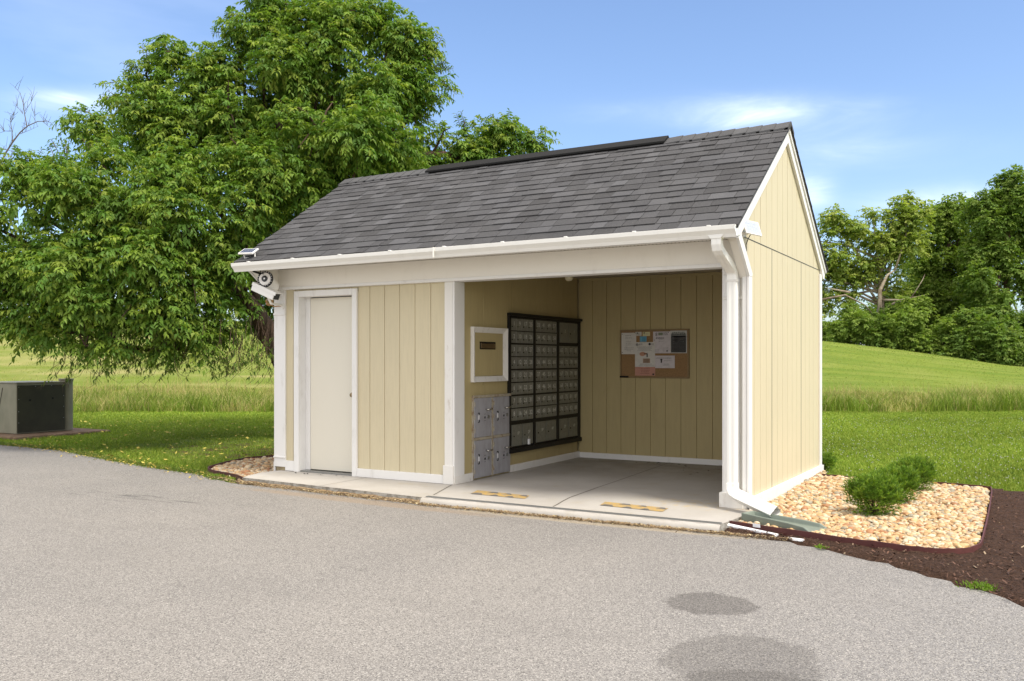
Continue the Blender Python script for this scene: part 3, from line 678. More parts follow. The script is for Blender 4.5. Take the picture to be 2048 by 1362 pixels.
def dropbox():
    X0 = XM; root = empty('mail_drop', (X0, .67, 1.09), 'tan mail drop with dark slot in a peeling white frame above the grey locker', 'mail drop')
    b = MB(); b.box(X0+.001, X0+.016, .375, .97, 1.148, 1.634); b.build('panel', M['siding_shaded'], root)
    ya, yb, za, zb, w = .318, 1.035, 1.082, 1.694, .062
    b = MB()
    o4 = [(ya, za), (yb, za), (yb, zb), (ya, zb)]; i4 = [(ya+w, za+w), (yb-w, za+w), (yb-w, zb-w), (ya+w, zb-w)]
    for k in range(4):
        p, q, r_, s_ = o4[k], o4[(k+1)%4], i4[(k+1)%4], i4[k]
        vs = [(X0+.001, *p), (X0+.001, *q), (X0+.050, *p), (X0+.050, *q), (X0+.018, *r_), (X0+.018, *s_), (X0+.001, *r_), (X0+.001, *s_)]
        b.add(vs, [(0, 1, 3, 2), (2, 3, 4, 5), (5, 4, 6, 7), (0, 2, 5, 7), (1, 6, 4, 3)])
    b.build('frame', M['trim_worn'], root, .002)
    b = MB(); b.box(X0+.016, X0+.021, .478, .803, 1.447, 1.532, 0); b.box(X0+.021, X0+.030, .490, .791, 1.458, 1.521, 1); b.box(X0+.030, X0+.036, .50, .78, 1.512, 1.519, 0); b.build('mail_slot', [M['black'], M['brass']], root, .002)
dropbox()
# ------------------------------------------------------------ bulletin board
def board():
    Yw = YB; x0, x1, z0, z1 = -2.559, -1.596, 1.090, 1.727
    root = empty('bulletin_board', ((x0+x1)/2, Yw, z0), 'cork bulletin board in a thin wooden frame on the back wall', 'notice board')
    b = MB(); b.box(x0+.01, x1-.01, Yw-.014, Yw-.001, z0+.01, z1-.01); b.build('cork_panel', M['cork'], root)
    b = MB(); w = .022
    b.box(x0, x0+w, Yw-.024, Yw-.001, z0, z1); b.box(x1-w, x1, Yw-.024, Yw-.001, z0, z1); b.box(x0+w, x1-w, Yw-.023, Yw-.001, z0, z0+w); b.box(x0+w, x1-w, Yw-.023, Yw-.001, z1-w, z1); b.build('frame', M['cork_frame'], root, .002)
    def P(u, v): return (x0+(u-22)/(1655-22)*(x1-x0), z1-(v-110)/(1270-110)*(z1-z0))   # photo crop to board
    mats = {}
    def pm(c):
        if c not in mats: m = Mat('paper', .8, .2); m.col(m.mix(m.noise(20, 3, .5, (1,1,1), .3, .8), c, tuple(x*.88 for x in c))); mats[c] = m.m
        return mats[c]
    def paper(u0, v0, u1, v1, c, label, marks=(), lay=0, pins=(), name='notice'):
        (a, t), (b_, bt) = P(u0, v0), P(u1, v1); y = Yw-.0155-lay*.0012
        mb = MB(); n = 6; vs = []
        for i in range(n+1):
            for z in (bt, t): vs.append((a+(b_-a)*i/n, y-.0012*math.sin(i*1.7+u0), z))
        mb.add(vs, [(2*i, 2*i+2, 2*i+3, 2*i+1) for i in range(n)])
        ms = [pm(c)]
        for mk_ in marks:
            kind, c2 = mk_[0], mk_[1]
            if pm(c2) not in ms: ms.append(pm(c2))
            mi = ms.index(pm(c2)); yy = y-.0024
            if kind == 'r':
                (p, q), (r_, s_) = P(mk_[2], mk_[3]), P(mk_[4], mk_[5]); mb.add([(p, yy, s_), (r_, yy, s_), (r_, yy, q), (p, yy, q)], [(0,1,2,3)], mi)
            elif kind == 'e':
                (p, q), (r_, s_) = P(mk_[2], mk_[3]), P(mk_[4], mk_[5]); cx, cz, rx, rz = (p+r_)/2, (q+s_)/2, (r_-p)/2, (q-s_)/2
                mb.add([(cx+rx*math.cos(k*math.pi/8), yy-.0002, cz+rz*math.sin(k*math.pi/8)) for k in range(16)], [tuple(range(16))], mi)
            elif kind == 'l':      # lines of tiny unreadable print
                _, _, ua, va, ub, vb, nl, th = mk_
                for k in range(nl):
                    vv = va+(vb-va)*k/max(1, nl-1); sh = random.uniform(0, .22)*(ub-ua); u = ua+sh*.5
                    while u < ub-sh*.5:
                        wd = random.uniform(14, 40); (p, q), (r_, s_) = P(u, vv), P(min(u+wd, ub), vv+th); mb.add([(p, yy, s_), (r_, yy, s_), (r_, yy, q), (p, yy, q)], [(0,1,2,3)], mi); u += wd+9
            elif kind == 't':
                p = P(mk_[2], mk_[3]); put_text(mb, mk_[5], mk_[4], (p[0], yy-.0003, p[1]), (1, 0, 0), (0, 0, 1), mi)
        o = mb.build(name, ms); tag(o, label, 'notice', 'papers pinned on the cork board')
        for (u, v) in pins:
            p = P(u, v); q = MB(); q.cyl((p[0], y-.001, p[1]), (0, -1, 0), .005, .006, 10); q.build('push_pin', M['black'], o)
        return o
    W = (.62, .60, .56); W2 = (.60, .56, .58); K = (.05, .05, .05); G = (.28, .27, .26)
    paper(58, 182, 415, 698, W, 'white typed notice at the far left of the cork board', [('l', G, 140, 245, 310, 300, 2, 13), ('l', G, 165, 385, 290, 470, 3, 9), ('l', G, 105, 540, 365, 575, 2, 9), ('l', G, 190, 612, 285, 615, 1, 9)], 0, [(82, 213), (82, 655)])
    paper(395, 165, 545, 258, (.60, .58, .53), 'small white business card at the top, beside the pale yellow card', [('e', K, 425, 180, 470, 205), ('l', G, 420, 200, 520, 235, 3, 8)], 1, [(392, 190)], 'card')
    paper(572, 168, 745, 265, (.66, .62, .36), 'small pale yellow card at the top of the cork board', [('e', K, 590, 180, 630, 205), ('l', G, 600, 195, 720, 235, 3, 7)], 0, (), 'card')
    paper(505, 272, 665, 402, (.14, .36, .50), 'small sky blue card under the two top cards', [('l', (.06, .2, .3), 560, 300, 640, 370, 4, 11)], 1, (), 'card')
    paper(388, 412, 868, 1005, W, 'tall white flyer with a salmon oval in the middle of the cork board', [('e', G, 412, 438, 475, 500), ('e', W, 425, 450, 462, 488), ('l', G, 480, 445, 570, 475, 3, 9), ('e', K, 712, 430, 770, 490), ('l', K, 775, 450, 850, 475, 2, 9),
        ('l', G, 440, 520, 800, 610, 5, 8), ('e', (.50, .27, .18), 498, 645, 640, 745), ('e', (.50, .27, .18), 600, 665, 668, 712), ('r', K, 668, 690, 694, 770), ('e', K, 664, 672, 690, 715), ('r', (.42, .30, .22), 580, 800, 752, 910), ('l', (.3, .2, .14), 600, 820, 735, 890, 4, 10), ('l', G, 480, 930, 830, 975, 3, 8)], 2)
    paper(388, 1006, 872, 1212, (.50, .26, .20), 'salmon pink strip notice at the bottom of the cork board', [('l', (.30, .14, .1), 520, 1040, 740, 1150, 4, 13), ('r', K, 805, 1160, 850, 1195)], 2)
    paper(820, 165, 1225, 680, W2, 'pinkish poster with a large black 8 in its corner', [('t', K, 900, 235, .062, '8'), ('r', (.22, .25, .18), 945, 190, 1050, 255), ('l', K, 1060, 190, 1170, 240, 3, 10), ('l', K, 885, 300, 1075, 325, 2, 13), ('l', G, 950, 355, 1060, 395, 2, 9), ('l', G, 1050, 545, 1190, 640, 5, 7), ('l', G, 870, 590, 960, 640, 3, 7), ('e', K, 1135, 605, 1165, 640)], 1, [(1180, 185), (850, 365)], 'poster')
    paper(1222, 150, 1605, 678, (.56, .56, .53), 'dark grey poster with a pale border at the right of the board', [('r', (.085, .085, .085), 1240, 272, 1588, 662), ('r', (.25, .26, .25), 1240, 225, 1588, 300), ('l', (.04, .06, .05), 1250, 180, 1570, 240, 3, 17), ('l', (.5, .5, .48), 1335, 310, 1410, 380, 3, 14), ('l', (.4, .4, .4), 1270, 350, 1540, 400, 2, 9), ('l', (.22, .22, .22), 1270, 450, 1560, 640, 7, 8)], 0, (), 'poster')
    paper(868, 735, 1325, 1030, W2, 'white landscape note with a black mark beside the salmon oval flyer', [('l', G, 890, 780, 1250, 800, 2, 9), ('r', K, 1000, 835, 1030, 905), ('e', K, 990, 810, 1042, 850), ('l', G, 1060, 850, 1260, 860, 1, 8), ('l', G, 1060, 925, 1200, 960, 3, 8)], 0, (), 'note')
    (a, t), (b_, bt) = P(30, 1222), P(235, 1262); m = MB(); m.box(a, b_, Yw-.040, Yw-.024, bt, t); o = m.build('marker_pen', M['black'], None, .003); tag(o, 'black marker lying on the bottom left of the board frame', 'marker')
board()

# ------------------------------------------------------------ lamps, cameras, panels
def small():
    # ceiling lamp
    r_ = empty('ceiling_lamp', (-2.69, 2.25, 2.436), 'small cream jar lamp on the ceiling of the open bay', 'lamp')
    c = Vector((-2.71, 1.75, 2.434)); d = Vector((.12, -.10, -1)).normalized()
    b = MB(); b.cyl(c, (0, 0, -1), .05, .02, 24); b.build('base', M['warm_plastic'], r_)
    b = MB(); b.tube([c+Vector((0,0,-.012)), c+d*.04, c+d*.052, c+d*.12, c+d*.14, c+d*.145], [.042, .042, .056, .050, .035, .012], 20); b.build('shade', M['warm_plastic'], r_, smooth=True)
    # solar panel on the side wall (facing out, tilted)
    s_ = empty('solar_panel', (.0, -.05, 2.42), 'pale square solar panel on a bracket at the top of the bright side wall', 'solar panel')
    ctr = Vector((.075, -.165, 2.478)); n = Vector((.80, -.42, .42)).normalized(); ax = Vector((.30, .93, -.18)); ax = (ax-n*ax.dot(n)).normalized(); ay = n.cross(ax)
    b = MB(); b.obox(ctr, ax*.092, ay*.070, n*.008); b.build('frame', M['camera_white'], s_, .003)
    b = MB()
    for i in range(6):
        for j in range(4): b.obox(ctr+n*.0088+ax*((i-2.5)*.0285)+ay*((j-1.5)*.0315), ax*.0132, ay*.0147, n*.0006)
    b.build('cells', M['panel_cell_pale'], s_)
    b = MB(); b.tube([ctr-n*.01, Vector((.03, -.19, 2.43)), Vector((.003, -.19, 2.43))], .014, 10); b.cyl((.002, -.19, 2.43), (1, 0, 0), .03, .012, 16); b.build('bracket', M['camera_white'], s_)
    b = MB(); b.tube([ctr-n*.01-ay*.03, Vector((.04, -.17, 2.38)), Vector((.012, -.13, 2.34)), Vector((.010, -.115, 2.29)), Vector((.010, -.14, 2.235)), Vector((.012, -.155, 2.225))], .004, 6); b.build('cable', M['cable'], s_)
    # solar panel on the left eave
    s_ = empty('solar_panel', (-5.72, -.45, 2.50), 'small dark solar panel on a white bracket at the left end of the eave', 'solar panel')
    ctr = Vector((-5.74, -.47, 2.585)); n = Vector((.10, -.50, .86)).normalized(); ax = Vector((1, .15, 0)); ax = (ax-n*ax.dot(n)).normalized(); ay = n.cross(ax)
    b = MB(); b.obox(ctr, ax*.100, ay*.066, n*.009); b.build('frame', M['camera_white'], s_, .003)
    b = MB()
    for i in range(4):
        for j in range(2): b.obox(ctr+n*.0096+ax*((i-1.5)*.044)+ay*((j-.5)*.055), ax*.0205, ay*.026, n*.0006)
    b.build('cells', M['panel_cell'], s_)
    b = MB(); p = ctr; b.tube([p+ax*.085-n*.005, p+ax*.085-Vector((0, -.01, .075)), p-ax*.06-Vector((0, -.01, .078)), p-ax*.07-n*.005], .009, 8); b.build('bracket', M['camera_white'], s_)
    # floodlight camera: tube with ring light
    s_ = empty('ring_light_camera', (-5.70, -.25, 2.36), 'white cylinder camera with a black rimmed ring face under the left eave', 'camera')
    f0 = Vector((-5.598, -.36, 2.272)); dirf = Vector((.30, -.90, .12)).normalized(); 
    bk = f0-dirf*.20+Vector((.03, 0, -.07)); dirb = (f0-bk).normalized()
    b = MB(); b.tube([bk, bk+dirb*.02, f0-dirf*.03], [.060, .075, .080], 28); b.build('housing', M['camera_white'], s_, smooth=False)
    b = MB(); b.cyl(f0-dirf*.03, dirf, .095, .022, 36); b.build('rim', M['black'], s_, .003)
    b = MB(); b.cyl(f0-dirf*.008, dirf, .073, .004, 36); b.build('ring_diffuser', M['ringwhite'], s_)
    b = MB(); b.cyl(f0-dirf*.004, dirf, .037, .010, 28); b.build('lens', M['glass_dark'], s_, .003)
    b = MB(); b.cyl(f0+dirf*.0065, dirf, .010, .002, 20); b.build('lens_centre', M['chrome'], s_)
    a_ = dirf.cross(Vector((0,0,1))).normalized(); u_ = a_.cross(dirf)
    b = MB()
    for k in range(18): b.cyl(f0-dirf*.0078+(a_*math.cos(k*math.pi/9)+u_*math.sin(k*math.pi/9))*.086, dirf, .0045, .0018, 8)
    b.build('light_chip', M['white_plastic'], s_)
    b = MB(); b.tube([f0-dirf*.05+Vector((-.02, 0, .05)), Vector((-5.68, -.40, 2.345)), Vector((-5.72, -.42, 2.362))], .012, 8); b.tube([Vector((-5.60, -.42, 2.36)), Vector((-5.625, -.40, 2.33)), f0-dirf*.04+Vector((0, 0, .065))], .004, 6); b.build('mount', M['black'], s_)
    # box camera below
    s_ = empty('security_camera', (-5.70, -.12, 2.0), 'white box shaped security camera on an arm at the left corner post', 'camera')
    p, q = Vector((-5.770, -.34, 2.185)), Vector((-5.475, -.30, 2.062)); t = (q-p).normalized(); side = t.cross(Vector((0, 0, 1))).normalized(); up = side.cross(t)
    b = MB(); b.obox((p+q)/2, side*.056, up*.044, t*.165); b.build('housing', M['camera_white'], s_, .006)
    b = MB(); b.obox((p+q)/2+up*.051+t*.014, side*.064, up*.004, t*.178); b.obox((p+q)/2+up*.036+t*.014+side*.064, side*.002, up*.018, t*.178); b.obox((p+q)/2+up*.036+t*.014-side*.064, side*.002, up*.018, t*.178); b.build('sun_shield', M['camera_white'], s_)
    b = MB(); b.obox(q+t*.008, side*.045, up*.034, t*.003); b.build('lens_window', M['glass_dark'], s_)
    b = MB(); b.tube([(p+q)/2-up*.03+t*.04, Vector((-5.60, -.26, 1.99)), Vector((-5.65, -.05, 1.985)), Vector((-5.66, -.030, 1.985))], .014, 10); b.cyl((-5.66, -.022, 1.975), (0, -1, 0), .038, .012, 20); b.build('arm', M['camera_white'], s_)
    b = MB()
    for k in range(3):
        cc = Vector((-5.73-k*.012, -.16, 2.03-.012*k)); b.tube([cc+Vector((.06*math.cos(w), .015*k, .028*math.sin(w))) for w in np.linspace(0, 6.2, 14)], .005, 6)
    b.tube([Vector((-5.77, -.14, 2.0)), Vector((-5.72, -.1, 1.965)), Vector((-5.66, -.04, 1.975))], .007, 6); b.build('cable_coil', M['rust_cable'], s_)
small()
# ------------------------------------------------------------ floor decals, splash block
def floor_bits():
    m = Mat('decal', .8, .2); x = m.xyz(); n = m.noise(26, 5, .75, (1, 1, 1), .42, .58)
    m.col(m.mix(n, (.50, .32, .09), (.34, .27, .17))); M['decal'] = m.m
    for lab, c in (('worn yellow strip with black marks, the one nearer the grey locker', [(-2.723, -.248), (-2.08, -.307), (-2.026, -.486), (-2.657, -.474)]),
                   ('worn yellow strip with black marks, the one nearer the downspout', [(-1.281, -.283), (-.632, -.337), (-.614, -.53), (-1.239, -.482)])):
        b = MB(); b.add([(x_, y_, .0035) for x_, y_ in c], [(0, 1, 2, 3)], 0)
        P = lambda s, t: Vector(c[3]).lerp(Vector(c[2]), s).lerp(Vector(c[0]).lerp(Vector(c[1]), s), t)
        for s0, s1, t0, t1 in ((0, .22, 0, .35), (.36, .52, 0, .30), (.64, .80, .0, .33), (.25, .45, .68, 1), (.55, .7, .7, 1), (.84, 1, .62, 1)):
            b.add([P(s0, t0).to_3d()+Vector((0,0,.0048)), P(s1, t0).to_3d()+Vector((0,0,.0048)), P(s1-.05, t1).to_3d()+Vector((0,0,.0048)), P(s0+.05, t1).to_3d()+Vector((0,0,.0048))], [(0,1,2,3)], 1)
        o = b.build('anti_slip_strip', [M['decal'], M['decal_grey']]); tag(o, lab, 'floor strip', 'yellow strips on the bay floor')
plain('decal_grey', (.16, .15, .14), .8, var=.5); floor_bits()
def splash():
    p0, p1 = Vector((.10, -.405, -.006)), Vector((.735, -.655, -.026)); t = (p1-p0).normalized(); s_ = Vector((-t.y, t.x, 0)).normalized(); L = (p1-p0).length
    prof = lambda w, h: [(-w, -.03), (-w, h), (-w+.018, h), (-w+.03, .012), (w-.03, .012), (w-.018, h), (w, h), (w, -.03)]
    b = MB(); vs = []; n = 8; ks = [0, .03, .05, .3, .7, .92, 1]
    for k in ks:
        w = .082+.045*k; h = .050 if k < .9 else .050-(k-.9)*.30; 
        for a, z in prof(w, h):
            zz = z if not (k < .04 and z < .05 and z > 0) else .050
            vs.append(p0+t*L*k+s_*a+Vector((0, 0, zz)))
    fs = [(i*n+j, i*n+(j+1)%n, (i+1)*n+(j+1)%n, (i+1)*n+j) for i in range(len(ks)-1) for j in range(n)]+[tuple(range(n))]
    fs.append(tuple((len(ks)-1)*n+j for j in range(n)))
    b.add(vs, fs); o = b.build('splash_block', M['splash'], None, .006); tag(o, 'grey green plastic splash block under the end of the downspout', 'splash block')
splash()

# ------------------------------------------------------------ beds
BED = [(.02, -.66), (.45, -.77), (1.02, -.915), (1.45, -.985), (1.66, -.975), (1.79, -.88), (1.865, -.70), (1.885, -.45), (1.89, .575), (1.885, 1.6), (1.87, 2.42), (1.80, 2.56), (1.366, 2.64), (.73, 2.62), (.10, 2.75), (.05, 3.2)]
LBED = [(-5.66, -.62), (-6.02, -.46), (-6.5, -.33), (-6.78, -.16), (-6.93, .10), (-7.1, .45), (-7.18, .9), (-7.0, 1.40), (-6.6, 1.75), (-6.0, 1.95), (-5.85, 1.95)]
def poly_sheet(name, poly, z, mat, label):
    b = MB(); b.add([(x, y, z) for x, y in poly], [tuple(range(len(poly)))]); return tag(b.build(name, mat), label, kind='structure')
MUL = [(0.03, -.60), (.03, -1.05), (.30, -1.10), (.66, -1.20), (1.43, -1.68), (1.9, -2.07), (2.15, -2.32), (3.2, -3.25), (5, -4.9), (6.5, -1.5), (5.2, 1.6), (3.4, 2.30), (2.6, 2.47), (2.0, 2.55), (1.8, 2.6), (1.6, 2.3), (.05, 2.6)]
mo = MB()
def mulch():
    nx, ny = 150, 130; X, Y = np.meshgrid(np.linspace(.0, 6.4, nx), np.linspace(-4.4, 2.75, ny))
    from mathutils import noise as nz
    poly = MUL
    def inside(x, y):
        c = False; n = len(poly)
        for i in range(n):
            (x1, y1), (x2, y2) = poly[i], poly[i-1]
            if (y1 > y) != (y2 > y) and x < (x2-x1)*(y-y1)/(y2-y1)+x1: c = not c
        return c
    V = []; idx = {}; F = []
    for j in range(ny):
        for i in range(nx):
            x, y = X[j, i], Y[j, i]; h = nz.noise((x*9, y*9, 0))*.016+nz.noise((x*26, y*26, 3))*.010
            e = (y-edge_y(x)+nz.noise((x*5, y*5, 7))*.03)/.11; e = min(1, max(0, e)); V.append((x+random.gauss(0, .008), y+random.gauss(0, .008), -.066+(.027+h+.012*min(1, max(0, (y+x*.8+.2))/3))*e-.02*(1-e)))
    for j in range(ny-1):
        for i in range(nx-1):
            if inside((X[j, i]+X[j+1, i+1])/2, (Y[j, i]+Y[j+1, i+1])/2): F.append((j*nx+i, j*nx+i+1, (j+1)*nx+i+1, (j+1)*nx+i))
    tag(arrmesh('mulch_bed', V, F, M['mulch'], smooth=True), 'dark brown mulch round the gravel bed beside the drive', kind='structure')
    # chips
    n = 11000; P = []
    while len(P) < n:
        x = .03+abs(random.gauss(0, 1))*2.2 if random.random() < .7 else random.uniform(0, 5); y = random.uniform(-3.6, 2.5)
        if inside(x, y) and y > edge_y(x)-.02+random.gauss(0, .015): P.append((x, y))
    P = np.array(P); a = rng.uniform(0, 6.28, n); L = rng.uniform(.004, .015, n); w = L*rng.uniform(.15, .5, n); tz = rng.uniform(-.7, .7, n)
    d = np.stack([np.cos(a), np.sin(a), tz], 1); s_ = np.stack([-np.sin(a), np.cos(a), rng.uniform(-.5, .5, n)], 1)
    c = np.column_stack([P, rng.uniform(-.045, -.022, n)])
    V = np.stack([c-d*L[:, None]-s_*w[:, None], c+d*L[:, None]-s_*w[:, None], c+d*L[:, None]+s_*w[:, None], c-d*L[:, None]+s_*w[:, None]], 1).reshape(-1, 3)
    k = rng.random(n); base = np.where(k[:, None] < .95, np.array([.085, .045, .030])*rng.uniform(.4, 1.7, (n, 1)), np.array([.36, .27, .18])*rng.uniform(.6, 1.2, (n, 1)))
    tag(arrmesh('mulch_chips', V, np.arange(4*n).reshape(-1, 4), M['tinted'], col=np.repeat(base, 4, 0)), 'loose wood chips lying over the brown mulch', 'wood chips', kind='stuff')
mulch()
poly_sheet('bed_soil', [(x, y) for x, y in BED]+[(-.03, 3.2), (-.03, -.5)], -.058, M['mulch'], 'soil under the gravel bed right of the shelter')
poly_sheet('bed_soil', LBED, -.066, M['mulch'], 'soil under the gravel bed left of the shelter')
def inpoly(P, poly):
    x, y = P[:, 0], P[:, 1]; c = np.zeros(len(P), bool); n = len(poly)
    for i in range(n):
        (x1, y1), (x2, y2) = poly[i], poly[i-1]
        if y1 == y2: continue
        m = ((y1 > y) != (y2 > y)) & (x < (x2-x1)*(y-y1)/(y2-y1)+x1); c ^= m
    return c
def ico():
    bm = bmesh.new(); bmesh.ops.create_icosphere(bm, subdivisions=2, radius=1); bm.verts.ensure_lookup_table()
    V = np.array([v.co[:] for v in bm.verts]); F = np.array([[v.index for v in f.verts] for f in bm.faces]); bm.free(); return V, F
IV, IF = ico()
def stones(name, poly, dens, z0, label, pal, extra=None):
    bb = np.array(poly); lo, hi = bb.min(0), bb.max(0); A = (hi-lo).prod(); n0 = int(A*dens)
    P = rng.uniform(lo, hi, (n0, 2)); P = P[inpoly(P, poly)]; P = P[~inpoly(P, [(.09, -.31), (.78, -.53), (.71, -.79), (.06, -.51)])]
    n = len(P); r = rng.uniform(.011, .0235, n)*np.where(rng.random(n) < .10, 1.5, 1)
    sc = np.stack([r*rng.uniform(.95, 1.5, n), r*rng.uniform(.8, 1.1, n), r*rng.uniform(.55, .85, n)], 1)
    ang = rng.uniform(0, 6.28, n); ti = rng.normal(0, .35, n)
    # lumpy variants
    var = []
    for k in range(14):
        d = np.ones(len(IV))
        for _ in range(4):
            q = rng.normal(size=3); q /= np.linalg.norm(q); d += .13*np.sin(2.3*(IV@q)+rng.uniform(0, 6))
        var.append(IV*d[:, None])
    var = np.array(var)[rng.integers(0, 14, n)]*sc[:, None, :]
    c, s_ = np.cos(ti)[:, None], np.sin(ti)[:, None]; y, z = var[..., 1]*c-var[..., 2]*s_, var[..., 1]*s_+var[..., 2]*c; x = var[..., 0]
    c, s_ = np.cos(ang)[:, None], np.sin(ang)[:, None]; x, y = x*c-y*s_, x*s_+y*c
    zz = z0+rng.uniform(-.008, .022, n)+.004*np.sin(P[:, 0]*3)
    V = np.stack([x+P[:, 0:1], y+P[:, 1:2], z+zz[:, None]], -1).reshape(-1, 3)
    F = (IF[None]+(np.arange(n)*len(IV))[:, None, None]).reshape(-1, 3)
    pal = np.array(pal); col = pal[rng.integers(0, len(pal), n)]*rng.uniform(.8, 1.15, (n, 1)); col = np.repeat(col, len(IV), 0)
    tag(arrmesh(name, V, F, M['pebble'], col=col, smooth=True), label, 'gravel', kind='stuff')
PAL = [(r_*1.02, g_*1.03, b_*.95) for r_, g_, b_ in [(.50, .33, .175), (.52, .38, .22), (.44, .27, .13), (.56, .45, .31), (.34, .24, .15), (.50, .32, .17), (.32, .15, .07), (.45, .40, .32), (.58, .49, .37), (.28, .25, .20), (.47, .30, .155), (.54, .40, .26)]]
RB = [(x-(.03 if x > 1 else 0), y+(.045 if y < 0 else -.02)) for x, y in BED]+[(.045, 3.0), (.045, -.30), (.07, -.36), (.07, -.62)]
stones('gravel', RB, 2300, -.035, 'tan and cream river stones filling the bed right of the shelter', PAL)
stones('gravel', [(x+.02, y+.01) for x, y in LBED]+[(-5.83, -.05), (-5.78, -.3)], 1900, -.045, 'tan river stones filling the small bed left of the shelter', [(p[0]*.85, p[1]*.85, p[2]*.9) for p in PAL])
def edging(poly, z0, z1, label, stakes, closed=False):
    root = empty('bed_edging', (poly[0][0], poly[0][1], z0), label, 'edging')
    pts = []                                      # smooth
    for i in range(len(poly)-1):
        for k in range(6):
            t = k/6; p0, p1, p2, p3 = [Vector(poly[max(0, min(len(poly)-1, i+q))]) for q in (-1, 0, 1, 2)]
            pts.append(.5*((2*p1)+(p2-p0)*t+(2*p0-5*p1+4*p2-p3)*t*t+(3*p1-p0-3*p2+p3)*t**3))
    pts.append(Vector(poly[-1])); b = MB(); vs = []
    for i, p in enumerate(pts):
        t = (pts[min(i+1, len(pts)-1)]-pts[max(i-1, 0)]).normalized(); n = Vector((-t.y, t.x))*.005
        w = random.gauss(0, .0015)
        for q, z in ((p-n, z0), (p+n, z0), (p+n, z1+w), (p-n, z1+w)): vs.append((q.x, q.y, z))
    fs = [(i*4+j, i*4+(j+1)%4, (i+1)*4+(j+1)%4, (i+1)*4+j) for i in range(len(pts)-1) for j in range(4)]+[(0,1,2,3)]
    b.add(vs, fs); b.build('strip', M['edging'], root)
    for (x, y, a) in stakes:
        b = MB(); b.obox((x, y, (z0+z1)/2-.005), Vector((math.cos(a), math.sin(a), 0))*.022, Vector((-math.sin(a), math.cos(a), 0))*.007, (0, 0, (z1-z0)/2)); b.build('stake', M['stake'], root, .002)
edging(BED[:-1], -.075, .001, 'dark red brown metal edging round the gravel bed right of the shelter',
       [(1.862, .60, 1.57), (1.872, 1.55, 1.57), (1.865, .05, 1.57), (1.80, -.82, 1.1), (1.845, -.62, 1.3), (1.50, 2.60, 0), (1.32, 2.625, 0), (1.86, 1.1, 1.57)])
edging(LBED, -.075, -.005, 'dark red brown metal edging round the gravel bed left of the shelter', [(-6.35, 1.80, .4), (-6.15, 1.86, .3), (-5.98, 1.9, .1)])
# sticker on the edging + buried white strips
b = MB(); b.add([(.235, -.723, -.02), (.30, -.739, -.02), (.30, -.739, .010), (.235, -.723, .010)], [(0,1,2,3)]); o = b.build('sticker', M['white_plastic']); tag(o, 'small white sticker on the front of the red brown edging', 'sticker')
for lab, (xa, ya), (xb, yb), h in (('long white plastic strip half buried in front of the edging', (.015, -.70), (.47, -.86), .034), ('short white plastic scrap poking out of the mulch in front of the edging', (.55, -.90), (.69, -.96), .008)):
    b = MB(); d = Vector((xb-xa, yb-ya, 0)); n = Vector((-d.y, d.x, 0)).normalized()*.014
    b.add([(xa-n.x, ya-n.y, -.06), (xb-n.x, yb-n.y, -.05), (xb+n.x, yb+n.y, -.04), (xa+n.x, ya+n.y, -.06), (xa-n.x, ya-n.y, -.06+h), (xb-n.x*.4, yb-n.y*.4, -.034), (xb+n.x*.4, yb+n.y*.4, -.030), (xa+n.x, ya+n.y, -.048+h)], [(0,3,2,1), (4,5,6,7), (0,1,5,4), (1,2,6,5), (2,3,7,6), (3,0,4,7)])
    o = b.build('plastic_strip', M['white_plastic'], None, .002); tag(o, lab, 'plastic strip')

# ------------------------------------------------------------ transformer cabinet
def transformer():
    root = empty('utility_cabinet', (-14.1, 1.9, -.05), 'olive grey utility cabinet with a dark front panel on a brown pad at the left', 'utility box')
    z0, z1 = .0, .905
    b = MB(); b.box(-14.70, -13.67, 1.47, 2.36, z0, z1); bo = b.build('cabinet', M['utility_green'], root, .012)
    b = MB(); b.box(-13.668, -13.655, 1.475, 2.355, z0+.02, z1-.035); d = b.build('front_panel', M['utility_dark'], root, .004)
    b = MB()
    for (y, z) in [(1.50, z) for z in (.2, .4, .62, .84)]+[(2.33, z) for z in (.25, .46, .66, .86)]+[(1.8, .85), (2.1, .855)]: b.cyl((-13.655, y, z), (1, 0, 0), .007, .004, 8)
    b.build('bolt', M['wire_grey'], root)
    b = MB(); b.cyl((-13.655, 1.70, .60), (1, 0, 0), .02, .004, 14); b.cyl((-13.655, 2.12, .62), (1, 0, 0), .018, .004, 14); b.build('latch', M['black'], root)
    b = MB(); b.box(-14.72, -13.645, 1.455, 2.375, z1, z1+.022); b.build('lid', M['utility_green'], root, .008)
    b = MB(); b.prism([(-14.10, z1-.08), (-14.09, z1-.08), (-14.30, .10), (-14.31, .10)], 'Y', 1.464, 1.469); b.build('seam', M['black'], root)
    b = MB(); b.tube([(-13.80, 2.47, z0), (-13.80, 2.47, .935)], .115, 24); b.build('column', M['utility_green'], root)
    b = MB(); b.tube([(-13.80, 2.47, .935), (-13.80, 2.47, .975)], .128, 24); b.build('column_cap', M['utility_green'], root, .006)
    b = MB(); b.box(-15.0, -13.15, 1.15, 2.95, -.10, -.005)
    m = Mat('pad', .9, .2); m.col(m.mix(m.noise(6, 5, .7, (1,1,1), .4, .6), (.22, .15, .10), (.14, .09, .055))); b.build('pad', m.m, root, .03)
transformer()

